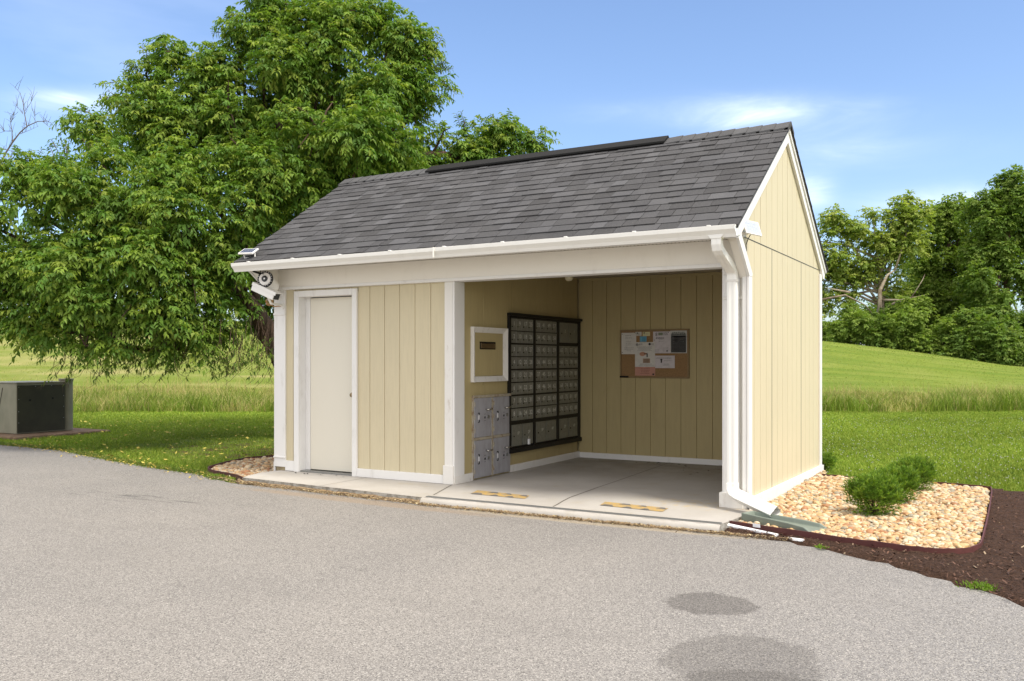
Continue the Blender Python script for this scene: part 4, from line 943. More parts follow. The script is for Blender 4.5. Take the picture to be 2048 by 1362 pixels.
# ------------------------------------------------------------ foliage
def leaf_mesh(name, base, dirv, up, L, W, col, mat, parent, fold=.25, droop=.25):
    """n leaves: base point, direction, approx normal, length, width. 6 verts: base, 2 mid edges, mid rib, tip"""
    n = len(base); d = dirv/np.linalg.norm(dirv, axis=1, keepdims=True); s_ = np.cross(d, up); s_ /= np.maximum(np.linalg.norm(s_, axis=1, keepdims=True), 1e-6); nn = np.cross(s_, d)
    L = L[:, None]; W = W[:, None]; g = np.zeros((n, 3)); g[:, 2] = -1
    mid = base+d*L*.45; tip = base+d*L+g*L*droop
    l_ = mid-s_*W*.5+nn*W*fold; r_ = mid+s_*W*.5+nn*W*fold; rib = mid
    V = np.stack([base, l_, rib, r_, tip], 1).reshape(-1, 3)
    k = np.arange(n)[:, None]*5; F = np.concatenate([k+np.array([[0, 2, 1]]), k+np.array([[0, 3, 2]]), k+np.array([[1, 2, 4]]), k+np.array([[2, 3, 4]])], 0)
    return arrmesh(name, V, F, mat, parent, np.repeat(col, 5, 0))
def rand_dir(n):
    v = rng.normal(size=(n, 3)); return v/np.linalg.norm(v, axis=1, keepdims=True)
def sprays(cent, rad, nspray, nleaf, L, slen, pal, dro=.75, inner=.35, asp=1.0):
    """drooping leafy sprays growing out of each puff. returns leaf arrays"""
    out = []
    cent = np.array(cent); rad = np.array(rad); vol = rad**2; cnt = np.maximum(3, (nspray*vol/vol.sum()).astype(int)); idx = np.repeat(np.arange(len(cent)), cnt); n = len(idx)
    u = rand_dir(n); rr = rad[idx]*np.where(rng.random(n) < .8, rng.uniform(.72, 1.05, n), rng.uniform(inner, .75, n))
    p0 = cent[idx]+u*rr[:, None]*np.array([1, 1, .85]); hor = u.copy(); hor[:, 2] = hor[:, 2]*.5+.12; hor += rng.normal(0, .35, (n, 3)); hor /= np.linalg.norm(hor, axis=1, keepdims=True)
    sl = slen*rng.uniform(.6, 1.4, n); pc = np.array(pal)[rng.integers(0, len(pal), n)]*rng.uniform(.82, 1.2, (n, 1))
    for k in range(nleaf):
        t = (k+.5)/nleaf; q = p0+hor*(sl*t)[:, None]; q[:, 2] -= dro*sl*t*t
        tg = hor.copy(); tg[:, 2] -= 2*dro*t; tg /= np.linalg.norm(tg, axis=1, keepdims=True)
        sd_ = np.cross(tg, np.array([0, 0, 1.])); sd_ /= np.maximum(np.linalg.norm(sd_, axis=1, keepdims=True), 1e-5)
        sgn = 1 if k % 2 else -1
        d = tg*.62+sd_*sgn*.75+rng.normal(0, .28, (n, 3)); d[:, 2] -= .30
        up = np.cross(sd_, tg); up += rng.normal(0, .35, (n, 3)); up[:, 2] = np.abs(up[:, 2])+.25
        out.append((q, d, up, L*rng.uniform(.7, 1.25, n)*(.7+.5*math.sin(math.pi*t)), pc*rng.uniform(.9, 1.12, (n, 1))))
    B = [np.concatenate([o[i] for o in out]) for i in range(5)]
    return B, (p0, hor, sl)
def cherry():
    root = empty('cherry_tree', at(575, 900, 15.2)*1.0, 'large drooping green tree standing behind the left end of the shelter', 'tree')
    root.location.z = -.07
    P = [(520,80,70,15),(600,45,80,15.2),(690,45,80,15.2),(780,90,80,15.2),(835,145,62,15.2),(640,130,95,15),(745,170,85,15),(560,150,85,14.8),(825,215,45,15.2),(470,60,38,15),(350,125,50,14.8),(292,150,46,14.8),(420,150,60,14.8),(270,215,62,14.5),(350,220,80,14.4),(455,225,85,14.5),
         (640,265,90,14),(740,255,88,14),(785,320,70,14.6),(600,345,95,14.2),(700,360,80,14.8),(650,430,60,15),(690,400,50,15.6),
         (50,350,50,13.6),(125,345,60,13.6),(205,330,70,13.6),(80,430,90,13.4),(180,420,90,13.2),(285,390,90,13.3),(385,340,85,13.6),(490,330,85,14),(60,530,90,13.4),(160,530,95,13),(270,510,90,12.9),(380,460,85,13.2),(475,435,80,13.6),(545,400,65,14.4),
         (70,620,70,13.3),(180,630,75,12.9),(280,615,80,12.9),(385,570,75,13.1),(462,520,60,13.5),(350,655,50,13.1),(425,640,55,13.4),(470,600,36,14.2),(520,530,40,15.4),(-40,440,80,13.6),(-60,560,90,13.6),(-20,640,60,13.4),(120,675,38,13),(230,690,34,12.9),(60,650,45,13.2),(-30,520,60,13.2),(10,580,60,13.2),(320,690,28,13),(400,680,28,13.2),(170,690,26,13),
         (875,290,66,16),(930,292,64,16.2),(985,295,62,16.4),(1045,295,50,16.4),(445,150,50,14.9),(430,120,32,14.9),(1010,262,34,16.4),(890,350,50,16),(960,350,60,16.3),(1030,350,50,16.4),(550,10,55,15.2),(640,-10,70,15.5),(745,45,60,15.5),
         # back layer
         (200,250,60,15.5),(330,300,110,15.2),(450,300,110,15.6),(560,260,110,16.2),(700,200,110,16.5),(800,300,80,16.3),(150,450,120,15),(300,520,120,14.8),(420,520,100,15.2),(120,600,90,14.9),(640,330,110,16.3),(520,440,70,15.8),(520,600,30,17),(545,585,34,17),(500,640,26,16.8),(330,640,55,14.9),(440,660,35,15.8),(540,640,35,17)]
    cent = [at(u, v, d)[:] for u, v, r_, d in P]; rad = [r_*.88/FPX*d for u, v, r_, d in P]
    ax, ay = [], []
    pal = [(.145, .23, .034), (.115, .205, .032), (.18, .258, .038), (.09, .175, .028), (.215, .275, .045), (.105, .19, .034), (.15, .232, .034)]
    c2, r2 = [], []
    for c, r_ in zip(cent, rad):
        for _ in range(5):
            c2.append(tuple(np.array(c)+rand_dir(1)[0]*r_*random.uniform(.35, .8))); r2.append(r_*random.uniform(.38, .62))
    B, S = sprays(c2, r2, 28000, 9, .080, .25, pal, dro=.42, inner=.1)
    # airy shoots sticking out of the top edge
    top = [(u, v, d) for u, v, r_, d in P if v-r_ < 60+abs(u-600)*.5 or u < 240]
    W = B[3]*.52
    leaf_mesh('crown', B[0], B[1], B[2], B[3], W, B[4]*1.08, M['leaf'], root)
    # shoots (long upright twigs with leaves)
    V = []; sp = MB(); bb = [[] for _ in range(5)]
    ends = [(510,5,15),(535,10,15),(575,-5,15),(470,30,15),(430,85,14.8),(330,75,14.8),(290,95,14.8),(365,78,14.8),(395,100,14.8),(258,120,14.7),(215,190,14.6),(190,180,14.6),(240,160,14.6),(760,18,15.2),(800,35,15.2),(855,75,15.2),(890,110,15.2),(905,135,15.2),(900,190,15.2),(870,225,15.2),(1012,228,16.4),(1040,245,16.4),(1088,280,16.4),(1092,305,16.4),(960,235,16.2),(925,232,16.1),(130,285,13.7),(95,285,13.7),(60,300,13.7),(165,275,13.7),(450,20,15),(880,60,15.2),(610,-10,15)]
    for (u, v, d) in ends:
        for k in range(4):
            e = np.array(at(u+random.gauss(0, 10), v+random.gauss(0, 10), d)); c = cent[int(np.argmin([np.linalg.norm(e-np.array(q)) for q in cent]))]
            dc = np.array(c)-e; s0 = e+dc*min(.55, .38/np.linalg.norm(dc))+rng.normal(0, .05, 3); e = s0+(e-s0)*random.uniform(.5, 1)
            n = 12
            for i in range(n):
                t = (i+.5)/n; q = s0+(e-s0)*t; tg = (e-s0)/np.linalg.norm(e-s0); sd_ = np.cross(tg, [-.47, .88, 0]); dd = tg*.5+sd_*(1 if i % 2 else -1)*.8+rng.normal(0, .25, 3); dd[2] -= .25
                bb[0].append(q); bb[1].append(dd); bb[2].append(rng.normal(0, .4, 3)+[0, 0, 1]); bb[3].append(.085*random.uniform(.7, 1.2)); bb[4].append(np.array(random.choice(pal))*random.uniform(.8, 1.1))
            sp.tube([tuple(s0), tuple((s0+e)/2), tuple(e)], [.007, .005, .003], 4)
    bb = [np.array(x) for x in bb]; leaf_mesh('shoot_leaves', bb[0], bb[1], bb[2], bb[3], bb[3]*.34, bb[4], M['leaf'], root)
    tag(sp.build('shoots', M['bark'], root), kind='stuff')
    # trunk and limbs
    t = MB(); base = at(600, 880, 15.4); base.z = -.1
    def limb(pts, r0, r1, n=10):
        P_ = [Vector(p) for p in pts]; Q = []
        for i in range(len(P_)-1):
            for k in range(5): w = k/5; Q.append(P_[i].lerp(P_[i+1], w)+Vector((random.gauss(0, .02), random.gauss(0, .02), random.gauss(0, .02))))
        Q.append(P_[-1]); m = len(Q); t.tube([tuple(q) for q in Q], [r0+(r1-r0)*i/(m-1) for i in range(m)], n)
    fork = at(575, 740, 15.3)
    limb([base, fork], .27, .22, 14)
    limb([fork, at(552, 700, 14.9), at(512, 625, 14.4), at(455, 560, 14.1), at(360, 470, 14.0), at(250, 400, 13.9)], .20, .05)
    limb([at(455, 560, 14.1), at(380, 560, 13.8), at(250, 540, 13.6), at(120, 500, 13.7)], .08, .02)
    limb([fork, at(600, 560, 15.4), at(640, 440, 15.4), at(690, 330, 15.3), at(720, 180, 15.5)], .20, .05)
    limb([at(640, 440, 15.4), at(570, 330, 15.3), at(480, 240, 15.2), at(380, 190, 15)], .11, .03)
    limb([at(690, 330, 15.3), at(780, 300, 15.4), at(860, 310, 15.9), at(980, 310, 16.4)], .09, .03)
    limb([at(600, 560, 15.4), at(540, 440, 15.2), at(560, 250, 15.3), at(600, 100, 15.4)], .12, .03)
    limb([at(515, 625, 14.8), at(500, 520, 14.4), at(440, 420, 14.2), at(380, 350, 14)], .09, .03)
    for _ in range(110):
        i = random.randrange(len(cent)); c = Vector(cent[i]); r_ = rad[i]; a_ = c+Vector(rand_dir(1)[0])*r_*.9; m_ = (a_+c)/2+Vector((0, 0, .1)); inner_ = c+(fork-c)*.25
        t.tube([inner_, c, m_, a_], [.035, .022, .014, .005], 5)
    t.build('trunk', M['bark'], root, smooth=True)
    # bare hanging twigs under the skirt of the crown
    tw = MB(); lf = [[] for _ in range(5)]
    for k in range(240):
        u = random.choice((random.uniform(120, 330), random.uniform(120, 555), random.uniform(330, 555))); d = random.uniform(12.9, 15); v0 = random.uniform(660, 705); ln = random.uniform(25, 60) if random.random() < .7 else random.uniform(50, 85)
        cu = random.uniform(-75, 45); p = [at(u, v0-30, d)]
        for w in (.3, .6, .8, 1): p.append(at(u+cu*w*w+random.gauss(0, 2), v0+ln*w, d+random.uniform(-.05, .05)))
        p = [q_+Vector((random.gauss(0, .035), random.gauss(0, .03), random.gauss(0, .012))) for q_ in p]; tw.tube(p, [.0045, .004, .0035, .003, .0015], 4)
        for q in range(random.randint(0, 3)):
            s_ = random.uniform(.4, 1); b0 = p[1].lerp(p[-1], s_); e = b0+Vector((random.uniform(-.12, .12), random.uniform(-.1, .1), random.uniform(-.14, -.02))); tw.tube([b0, e], [.003, .0015], 3)
        for q in range(random.randint(2, 9)):
            s_ = random.uniform(0, .8); b0 = p[1].lerp(p[-1], s_); lf[0].append(b0[:]); lf[1].append((random.gauss(0, .5), random.gauss(0, .5), -.7)); lf[2].append((random.gauss(0, 1), random.gauss(0, 1), .3)); lf[3].append(random.uniform(.05, .09)); lf[4].append(np.array(random.choice(pal))*random.uniform(.7, 1.1))
    tag(tw.build('hanging_twigs', M['bark'], root), kind='stuff'); lf = [np.array(x) for x in lf]; leaf_mesh('twig_leaves', lf[0], lf[1], lf[2], lf[3], lf[3]*.35, lf[4], M['leaf'], root)
cherry()
# bare dead tree at the left edge
def dead():
    D = 26; root = empty('bare_tree', (*at(-60, 700, D).xy, 0), 'leafless grey tree top showing at the far left above the green crown', 'tree')
    t = MB(); pw = lambda u, v: at(u, v, D)
    b0 = at(-70, 720, D); b0.z = float(terr(b0.x, b0.y))-.2
    t.tube([b0, pw(-45, 500), pw(-15, 380), pw(0, 330)], [.13, .09, .06, .035], 8)
    t.build('trunk', M['dead_bark'], root, smooth=True)
    t = MB()
    for pts, r0 in (([(0,330),(12,305),(25,285),(40,265),(55,252),(75,243),(95,242),(104,247)], .045), ([(25,285),(24,262),(20,235),(20,235)][:3], .03), ([(54,253),(50,232),(46,205),(40,185),(30,175)], .025), ([(46,228),(36,215),(32,208)], .013), ([(50,222),(62,205),(66,190)], .012),
                  ([(0,335),(15,330),(38,300),(45,300)], .03), ([(-10,300),(5,297),(22,302),(38,305)], .025), ([(22,262),(10,262),(-6,268)], .018), ([(70,245),(70,230),(66,222)], .010), ([(22,245),(28,232),(27,226)], .010), ([(85,243),(100,255),(105,262)], .008), ([(40,268),(55,262),(78,252)], .014), ([(-6,345),(10,325),(24,312)], .03)):
        p = [pw(*q) for q in pts]; n = len(p); t.tube(p, [r0*.62*(1-.75*i/(n-1)) for i in range(n)], 5)
        for q in range(7):
            i = random.randrange(n-1); a_ = p[i].lerp(p[i+1], random.random()); e = a_+Vector((random.gauss(0, .22), 0, random.uniform(.05, .42))); t.tube([a_, a_.lerp(e, .5)+Vector((random.gauss(0, .03), 0, .02)), e], [.006, .005, .0025], 3)
    t.build('branches', M['dead_bark'], root)
dead()
# trees beyond the hill on the right
def fartree(name, label, puffs, base, tr, pal, nsp, L, bark, limbs=(), group='trees beyond the hill', tw=.35, sl=1.0):
    bx, d0 = base; b0 = at(bx, 720, d0); b0.z = float(terr(b0.x, b0.y))-.3
    root = empty(name, b0, label, 'tree', group)
    cent = [at(u, v, d)[:] for u, v, r_, d in puffs]; rad = [r_*.9/FPX*d for u, v, r_, d in puffs]
    c2, r2 = [], []
    for c, r_ in zip(cent, rad):
        for _ in range(7):
            c2.append(tuple(np.array(c)+rand_dir(1)[0]*r_*random.uniform(.45, 1.0))); r2.append(r_*random.uniform(.25, .5))
    B, S = sprays(c2, r2, nsp, 8, L*.85, sl*.7, pal, dro=.3, inner=.1)
    leaf_mesh('crown', B[0], B[1], B[2], B[3], B[3]*.66, B[4]*1.12, M['farleaf'], root, fold=.15, droop=.1)
    t = MB(); tp = Vector(cent[0])
    t.tube([b0, b0.lerp(tp, .35)+Vector((random.gauss(0, .2), 0, 0)), b0.lerp(tp, .7)+Vector((random.gauss(0, .2), 0, 0)), tp], [tw, tw*.8, tw*.55, tw*.25], 10)
    for c in cent[1:]:
        s0 = b0.lerp(tp, random.uniform(.35, .8)); c = Vector(c); m_ = s0.lerp(c, .5)+Vector((0, 0, .4)); t.tube([s0, m_, c], [tw*.35, tw*.22, tw*.08], 6)
    for pts, r0 in limbs:
        q = [at(*p_) for p_ in pts]; n = len(q); t.tube(q, [r0*(1-.8*i/(n-1)) for i in range(n)], 6)
    t.build('trunk', bark, root, smooth=True)
LG = [(.21, .275, .055), (.25, .31, .06), (.17, .24, .05), (.29, .33, .08)]; DG = [(.115, .185, .034), (.14, .21, .038), (.095, .16, .03), (.16, .22, .045)]; MG = [(.155, .225, .04), (.13, .20, .036), (.19, .255, .05)]
D = 66
fartree('sycamore_tree', 'light green tree with pale bare limbs just right of the shelter', [(1765,470,45,D),(1690,470,42,D),(1660,440,30,D),(1650,520,45,D),(1700,540,50,D),(1815,430,40,D),(1745,430,22,D),(1750,520,45,D),(1815,500,42,D),(1830,440,34,D),(1810,405,20,D),(1645,580,30,D),(1690,590,26,D),(1650,620,22,D),(1620,480,40,D),(1790,570,30,D),(1600,560,40,D)], (1762, D), 0, LG, 4300, .27, M['pale_bark'],
        [([(1640,600,D-2),(1690,590,D-2),(1730,610,D-1.5),(1755,640,D-1)], .10), ([(1765,600,D-2),(1800,600,D-3),(1850,590,D-3)], .11), ([(1820,600,D-3),(1845,560,D-3),(1850,548,D-3)], .05), ([(1800,602,D-3),(1780,610,D-2),(1765,625,D-2)], .12), ([(1790,540,D-1.5),(1800,510,D-1.5),(1812,470,D-1),(1812,440,D-1)], .09), ([(1760,650,D-2),(1760,580,D-2),(1775,550,D-1.5),(1790,540,D-1.5)], .20), ([(1700,585,D-2),(1650,575,D-2)], .1)])
fartree('broadleaf_tree', 'mid green rounded tree beside the pale limbed tree', [(1890,440,45,70),(1860,470,45,70),(1920,480,50,70),(1880,530,55,70),(1850,560,45,70),(1905,420,22,70),(1930,560,50,70),(1870,600,50,68),(1920,640,50,68),(1840,640,40,68),(1930,420,25,70)], (1890, 70), 0, MG, 6500, .27, M['bark'])
fartree('broadleaf_tree', 'tall dark green tree at the right edge of the photo', [(2010,440,55,64),(1985,420,45,64),(2040,400,50,64),(2035,365,30,64),(1970,490,55,64),(2030,500,60,64),(1985,400,26,64),(1965,440,40,64),(2060,560,60,64),(1990,570,60,63),(2040,640,60,62),(1980,650,50,62),(1965,410,22,64),(2090,450,70,64)], (2020, 64), 0, DG, 8000, .27, M['bark'])
fartree('broadleaf_tree', 'low leafy tree filling in behind the pale limbed tree', [(1775,620,42,76),(1730,640,34,76),(1820,600,50,76),(1850,640,45,76),(1800,660,40,76),(1690,660,26,76),(1830,540,40,76)], (1790, 76), 0, MG, 2600, .27, M['bark'])
fartree('broadleaf_tree', 'very dark tree in the gap between the two tallest right trees', [(1950,580,50,74),(1945,520,45,74),(1960,640,50,74),(1940,460,40,74),(1950,680,40,74)], (1950, 74), 0, DG, 2500, .28, M['bark'])
def bushes():
    for i, (u, v, r_, d, lab, pal) in enumerate(((1700, 650, 34, 62, 'low dark bush below the pale limbed tree, nearest the shelter', MG), (1760, 665, 38, 62, 'dark bush at the foot of the pale limbed tree', DG), (1820, 670, 40, 61, 'wide dark bush right of the pale limbed trunk', MG), (1885, 682, 42, 60, 'fine leaved green bush on the hill crest under the mid green tree', MG), (1945, 690, 42, 59, 'fine leaved bright bush on the crest under the tall dark tree', DG), (2010, 695, 42, 58, 'dark bush on the crest near the right edge', DG), (2060, 700, 42, 58, 'dark bush at the very right edge of the hill', DG))):
        hv = (0, -8, -26, 4, -30, -12, 0)[i]; puffs = [(u, v+hv*.5, r_, d), (u-r_*.7, v+12, r_*.7, d), (u+r_*.6, v+14, r_*.7, d), (u, v+25, r_*.8, d), (u+r_*random.uniform(-.5, .5), v-r_*.5+hv, r_*.65, d+1), (u+r_*random.uniform(-.8, .8), v-r_*.8+hv, r_*.5, d+1.5)]
        fartree('bush', lab, puffs, (u, d), 0, pal, 1500, .22, M['bark'], group='bushes on the hill crest', tw=.15, sl=.7)
    for u, r_, lab in ((1648, 20, 'small far tree between the shelter wall and the pale limbed tree'), (1682, 16, 'tiny far tree at the foot of the lawn hill'), ):
        fartree('far_tree', lab, [(u, 655, r_, 110), (u-r_*.7, 662, r_*.8, 110), (u+r_*.6, 665, r_*.8, 110), (u, 675, r_, 110)], (u, 110), 0, MG, 500, .4, M['bark'], group='distant trees', sl=.9)
bushes()
# three small evergreen shrubs by the shelter
def shrub(name, label, x, y, r_, h, n, z=-.03, group='round shrubs in the gravel'):
    root = empty(name, (x, y, z), label, 'shrub', group); nb = n; 
    u = rand_dir(nb); u[:, 2] = np.where(rng.random(nb) < .7, np.abs(u[:, 2]), u[:, 2]); u[:, :2] *= 1
    lump = 1+.22*np.sin(u[:, 0]*4+x*5)*np.cos(u[:, 1]*5)+rng.normal(0, .10, nb); rr = np.where(rng.random(nb) < .7, rng.uniform(.72, 1.0, nb), rng.uniform(.3, .72, nb))*lump
    p = np.stack([x+u[:, 0]*r_*rr, y+u[:, 1]*r_*rr, z+h*.50+u[:, 2]*h*.50*rr], 1)
    out = [[] for _ in range(5)]; pal = np.array([(.15, .25, .03), (.115, .205, .026), (.21, .30, .04), (.09, .165, .022)])
    grow = u*1.0; grow[:, 2] += .75; grow += rng.normal(0, .25, (nb, 3)); grow /= np.linalg.norm(grow, axis=1, keepdims=True)
    pc = pal[rng.integers(0, 4, nb)]*rng.uniform(.8, 1.2, (nb, 1))
    for k in range(9):
        t = k/9; q = p+grow*.055*t; a = rng.uniform(0, 6.28, nb); d = grow*.9+np.stack([np.cos(a), np.sin(a), rng.normal(0, .3, nb)], 1)*.8
        for o_, v_ in zip(out, (q, d, rand_dir(nb)+[0, 0, .5], rng.uniform(.022, .036, nb), pc*rng.uniform(.9, 1.15, (nb, 1)))): o_.append(v_)
    B = [np.concatenate(o_) for o_ in out]; leaf_mesh('foliage', B[0], B[1], B[2], B[3], B[3]*.26, B[4], M['leaf'], root, droop=.0)
    s_ = MB()
    for k in range(14):
        a = random.uniform(0, 6.28); e = Vector((x+math.cos(a)*r_*.6, y+math.sin(a)*r_*.6, z+h*random.uniform(.4, .8))); s_.tube([(x, y, z-.02), (x+math.cos(a)*r_*.2, y+math.sin(a)*r_*.2, z+h*.25), e], [.010, .007, .003], 5)
    s_.build('stems', M['bark'], root)
shrub('shrub', 'nearest and roundest green shrub in the gravel bed', 1.02, .30, .185, .32, 2300)
shrub('shrub', 'second green shrub, partly hidden behind the nearest one', 1.10, 1.10, .185, .31, 1900)
shrub('shrub', 'farthest green shrub of the gravel bed, against the lawn', 1.16, 2.05, .19, .30, 1700)
shrub('shrub', 'dark shrub just peeping out behind the rear corner of the side wall', .0, 3.40, .11, .16, 600, group='round shrubs in the gravel')

# ------------------------------------------------------------ grass
from mathutils import noise as mnz
def vnoise(x, y, f, seed=0):
    return np.array([mnz.noise((a*f, b*f, seed)) for a, b in zip(x, y)])
def in_lawn(P):
    x, y = P[:, 0], P[:, 1]; ok = y > np.interp(x, [e[0] for e in EDGE], [e[1] for e in EDGE])+.0
    ok &= ~((x > -5.85) & (x < .06) & (y < 3.2)); ok &= ~inpoly(P, BED+[(-.03, 3.2), (-.03, -.5)]); ok &= ~inpoly(P, LBED); ok &= ~inpoly(P, [(p[0], p[1]-.02) for p in MUL])
    ok &= ~((x > -15.0) & (x < -13.15) & (y > 1.15) & (y < 2.95)); ok &= ~((x > -.0) & (x < 2) & (y < 2.55)); ok &= ~((x > -5.8) & (x < .3) & (y < 0))
    return ok
def blades(name, label, P, H, W, pal, lean=.35, mat='blade', kind='grass', base=None):
    n = len(P); z = terr(P[:, 0], P[:, 1])
    a = rng.uniform(0, 6.28, n); s_ = np.stack([np.cos(a), np.sin(a), 0*a], 1); ld = rng.normal(0, lean, (n, 2))
    b0 = np.column_stack([P, z-.005]); m_ = b0+np.column_stack([ld*.35*H[:, None], H*.6]); t = b0+np.column_stack([ld*H[:, None], H])
    w = (W*.5)[:, None]; V = np.stack([b0-s_*w, b0+s_*w, m_+s_*w*.8, m_-s_*w*.8, t], 1).reshape(-1, 3)
    k = np.arange(n)[:, None]*5; F = np.concatenate([k+np.array([[0, 1, 2]]), k+np.array([[0, 2, 3]]), k+np.array([[3, 2, 4]])], 0)
    pal = np.array(pal); c = pal[rng.integers(0, len(pal), n)]*rng.uniform(.75, 1.25, (n, 1))
    if base is not None: c = c*base[:, None]
    tag(arrmesh(name, V, F, M[mat], col=np.repeat(c, 5, 0)), label, kind, kind='stuff')
def scatter_rd(n, d0, d1, t0, t1, power=1.0):
    """ground points between two distances, evenly spread over the seen angle"""
    u = rng.random(n); d = (d0**power+(d1**power-d0**power)*u)**(1/power); t = rng.uniform(t0, t1, n); r_ = d*t; s, c = math.sin(YAW), math.cos(YAW)
    return np.column_stack([CX+c*r_-s*d, CY+s*r_+c*d]), d
LP = [(.19, .265, .030), (.15, .235, .025), (.23, .29, .038), (.12, .20, .02), (.26, .30, .05)]
P, d = scatter_rd(500000, 8.8, 23, -.72, .78, .6); ok = in_lawn(P)
from mathutils import noise as mnz
P, d = P[ok], d[ok]
bare = ((P[:, 0]+7.9)/2.6)**2+((P[:, 1]-2.1)/1.3)**2
nv = np.sin(P[:, 0]*2.3+np.sin(P[:, 1]*1.7)*2)*np.cos(P[:, 1]*2.9+np.sin(P[:, 0]*1.3)*2)
keep = ~((bare+.5*nv < .95) & (rng.random(len(P)) < .72)); P, d, nv = P[keep], d[keep], nv[keep]
blades('lawn_grass', 'short mown green grass on both sides of the shelter', P, .022+.028*rng.random(len(P))+.012*(nv > .3), .0035+.00042*d, LP, .6, base=1+.08*nv+.45*np.clip(vnoise(P[:, 0], P[:, 1], .33, 2), -.5, .5))
# white clover specks right
P, d = scatter_rd(800, 9.5, 20, .29, .56, .8); P = P[in_lawn(P)]; n = len(P); cc = np.column_stack([P, terr(P[:, 0], P[:, 1])+.045]); s_ = .0045
V = np.stack([cc+[-s_, 0, -s_], cc+[s_, 0, -s_], cc+[s_, 0, s_], cc+[-s_, 0, s_]], 1).reshape(-1, 3); V2 = np.stack([cc+[0, -s_, -s_], cc+[0, s_, -s_], cc+[0, s_, s_], cc+[0, -s_, s_]], 1).reshape(-1, 3)
tag(arrmesh('clover_flowers', np.concatenate([V, V2]), np.arange(8*n).reshape(-1, 4), M['tinted'], col=np.full((8*n, 3), .6)), 'tiny white clover flowers scattered over the right lawn', 'clover', kind='stuff')
# ragged grass on the asphalt edge
n = 14000; x = rng.uniform(-14, -6.0, n); P = np.column_stack([x, np.interp(x, [e[0] for e in EDGE], [e[1] for e in EDGE])+rng.normal(.07, .06, n)])
blades('edge_grass', 'ragged longer grass where the left lawn meets the drive', P, rng.uniform(.02, .06, n), np.full(n, .007), [(.10, .17, .02), (.14, .19, .03), (.07, .13, .018), (.20, .19, .06)], .7)
# tall unmown band
P, d = scatter_rd(84000, 22.4, 30.5, -.72, .78, 1); nv = vnoise(P[:, 0], P[:, 1], .75); n2 = vnoise(P[:, 0], P[:, 1], 2.2, 5)
P = P[(d > 22.4+.5*(nv+.4))]; nv = nv[(d > 22.4+.5*(nv+.4))] if False else vnoise(P[:, 0], P[:, 1], .75); n2 = vnoise(P[:, 0], P[:, 1], 2.2, 5)
d = -math.sin(YAW)*(P[:, 0]-CX)+math.cos(YAW)*(P[:, 1]-CY)
hh = np.interp(d, [22.4, 22.9, 25, 28, 30.5], [.18, .36, .36, .16, .06])*(1+1.0*nv+.5*n2)*rng.uniform(.55, 1.3, len(P)); hh = np.maximum(.05, hh)
GT = np.array([(.17, .26, .03), (.21, .30, .038), (.14, .22, .026), (.25, .31, .05)]); BT = np.array([(.42, .38, .14), (.34, .34, .09), (.29, .31, .07), (.45, .40, .17)])
mixb = np.clip(.38+(d-24.5)*.10-nv*1.6, 0, .9); pick = rng.random(len(P)) < mixb
colr = np.where(pick[:, None], BT[rng.integers(0, 4, len(P))], GT[rng.integers(0, 4, len(P))])
def blades_c(name, label, P, H, W, c, lean):
    blades(name, label, P, H, W, [(1, 1, 1)], lean); o = bpy.data.objects[name]; a = np.ones((len(P)*5, 4), np.float32); a[:, :3] = np.repeat(c*(.88+.5*np.clip(-n2, -.4, .4))[:, None]*rng.uniform(.75, 1.2, (len(P), 1)), 5, 0); o.data.attributes['tint'].data.foreach_set('color', a.ravel())
blades_c('tall_grass', 'band of tall unmown grass at the foot of the hill', P, hh, np.full(len(P), .015), colr, .5)
P, d = scatter_rd(13000, 22.9, 30, -.72, .78, 1); nv = vnoise(P[:, 0], P[:, 1], .6, 9); P = P[nv > -.15]; blades('seed_heads', 'thin straw coloured seed stalks above the tall grass', P, rng.uniform(.28, .60, len(P)), np.full(len(P), .010), [(.42, .35, .15), (.38, .31, .14), (.33, .32, .12)], .3)
# hill tufts
P, d = scatter_rd(30000, 29, 60, -.66, .60, .7); lat = (P[:, 0]-CX)*math.cos(YAW)+(P[:, 1]-CY)*math.sin(YAW)
blades('hill_grass', 'short grass on the slope behind the tall band', P, rng.uniform(.02, .045, len(P)), .02+.0010*(d-30), [(.19, .24, .038), (.22, .25, .05), (.17, .225, .034), (.24, .245, .06)], 1.2)

# weeds, litter
def dirt_wedge():
    m = Mat('dirt', .95, .1); m.col(m.mix(m.noise(40, 5, .75, (1,1,1), .35, .65), (.30, .22, .13), (.15, .10, .06))); m.bump(m.noise(60, 4), .01); n = 170; V = []
    for i in range(n+1):
        x = -5.75+i*(6.0/n); ys = float(np.interp(x, [-5.75, -5.6, -4.3, -2.93, .25], [-.60, -.685, -.785, -.873, -.88])); o_ = 0 if x < -2.95 else -.036
        w = .055+.03*mnz.noise((x*2.3, 0, 0))+.015*mnz.noise((x*11, 3, 0)); hz = (-.030 if x < -2.95 else -.046)+.010*mnz.noise((x*4, 9, 0))
        for k, (t, z) in enumerate(((-.01, hz), (.4, hz-.012), (1, -.064))): V.append((x, ys+o_-w*t+random.gauss(0, .003), z+(random.gauss(0, .002) if k < 2 else 0)))
    F = [(i*3+j, (i+1)*3+j, (i+1)*3+j+1, i*3+j+1) for i in range(n) for j in range(2)]
    tag(arrmesh('dirt_strip', V, F, m.m, smooth=True), 'strip of brown dirt gathered along the slab edge', kind='structure')
dirt_wedge()
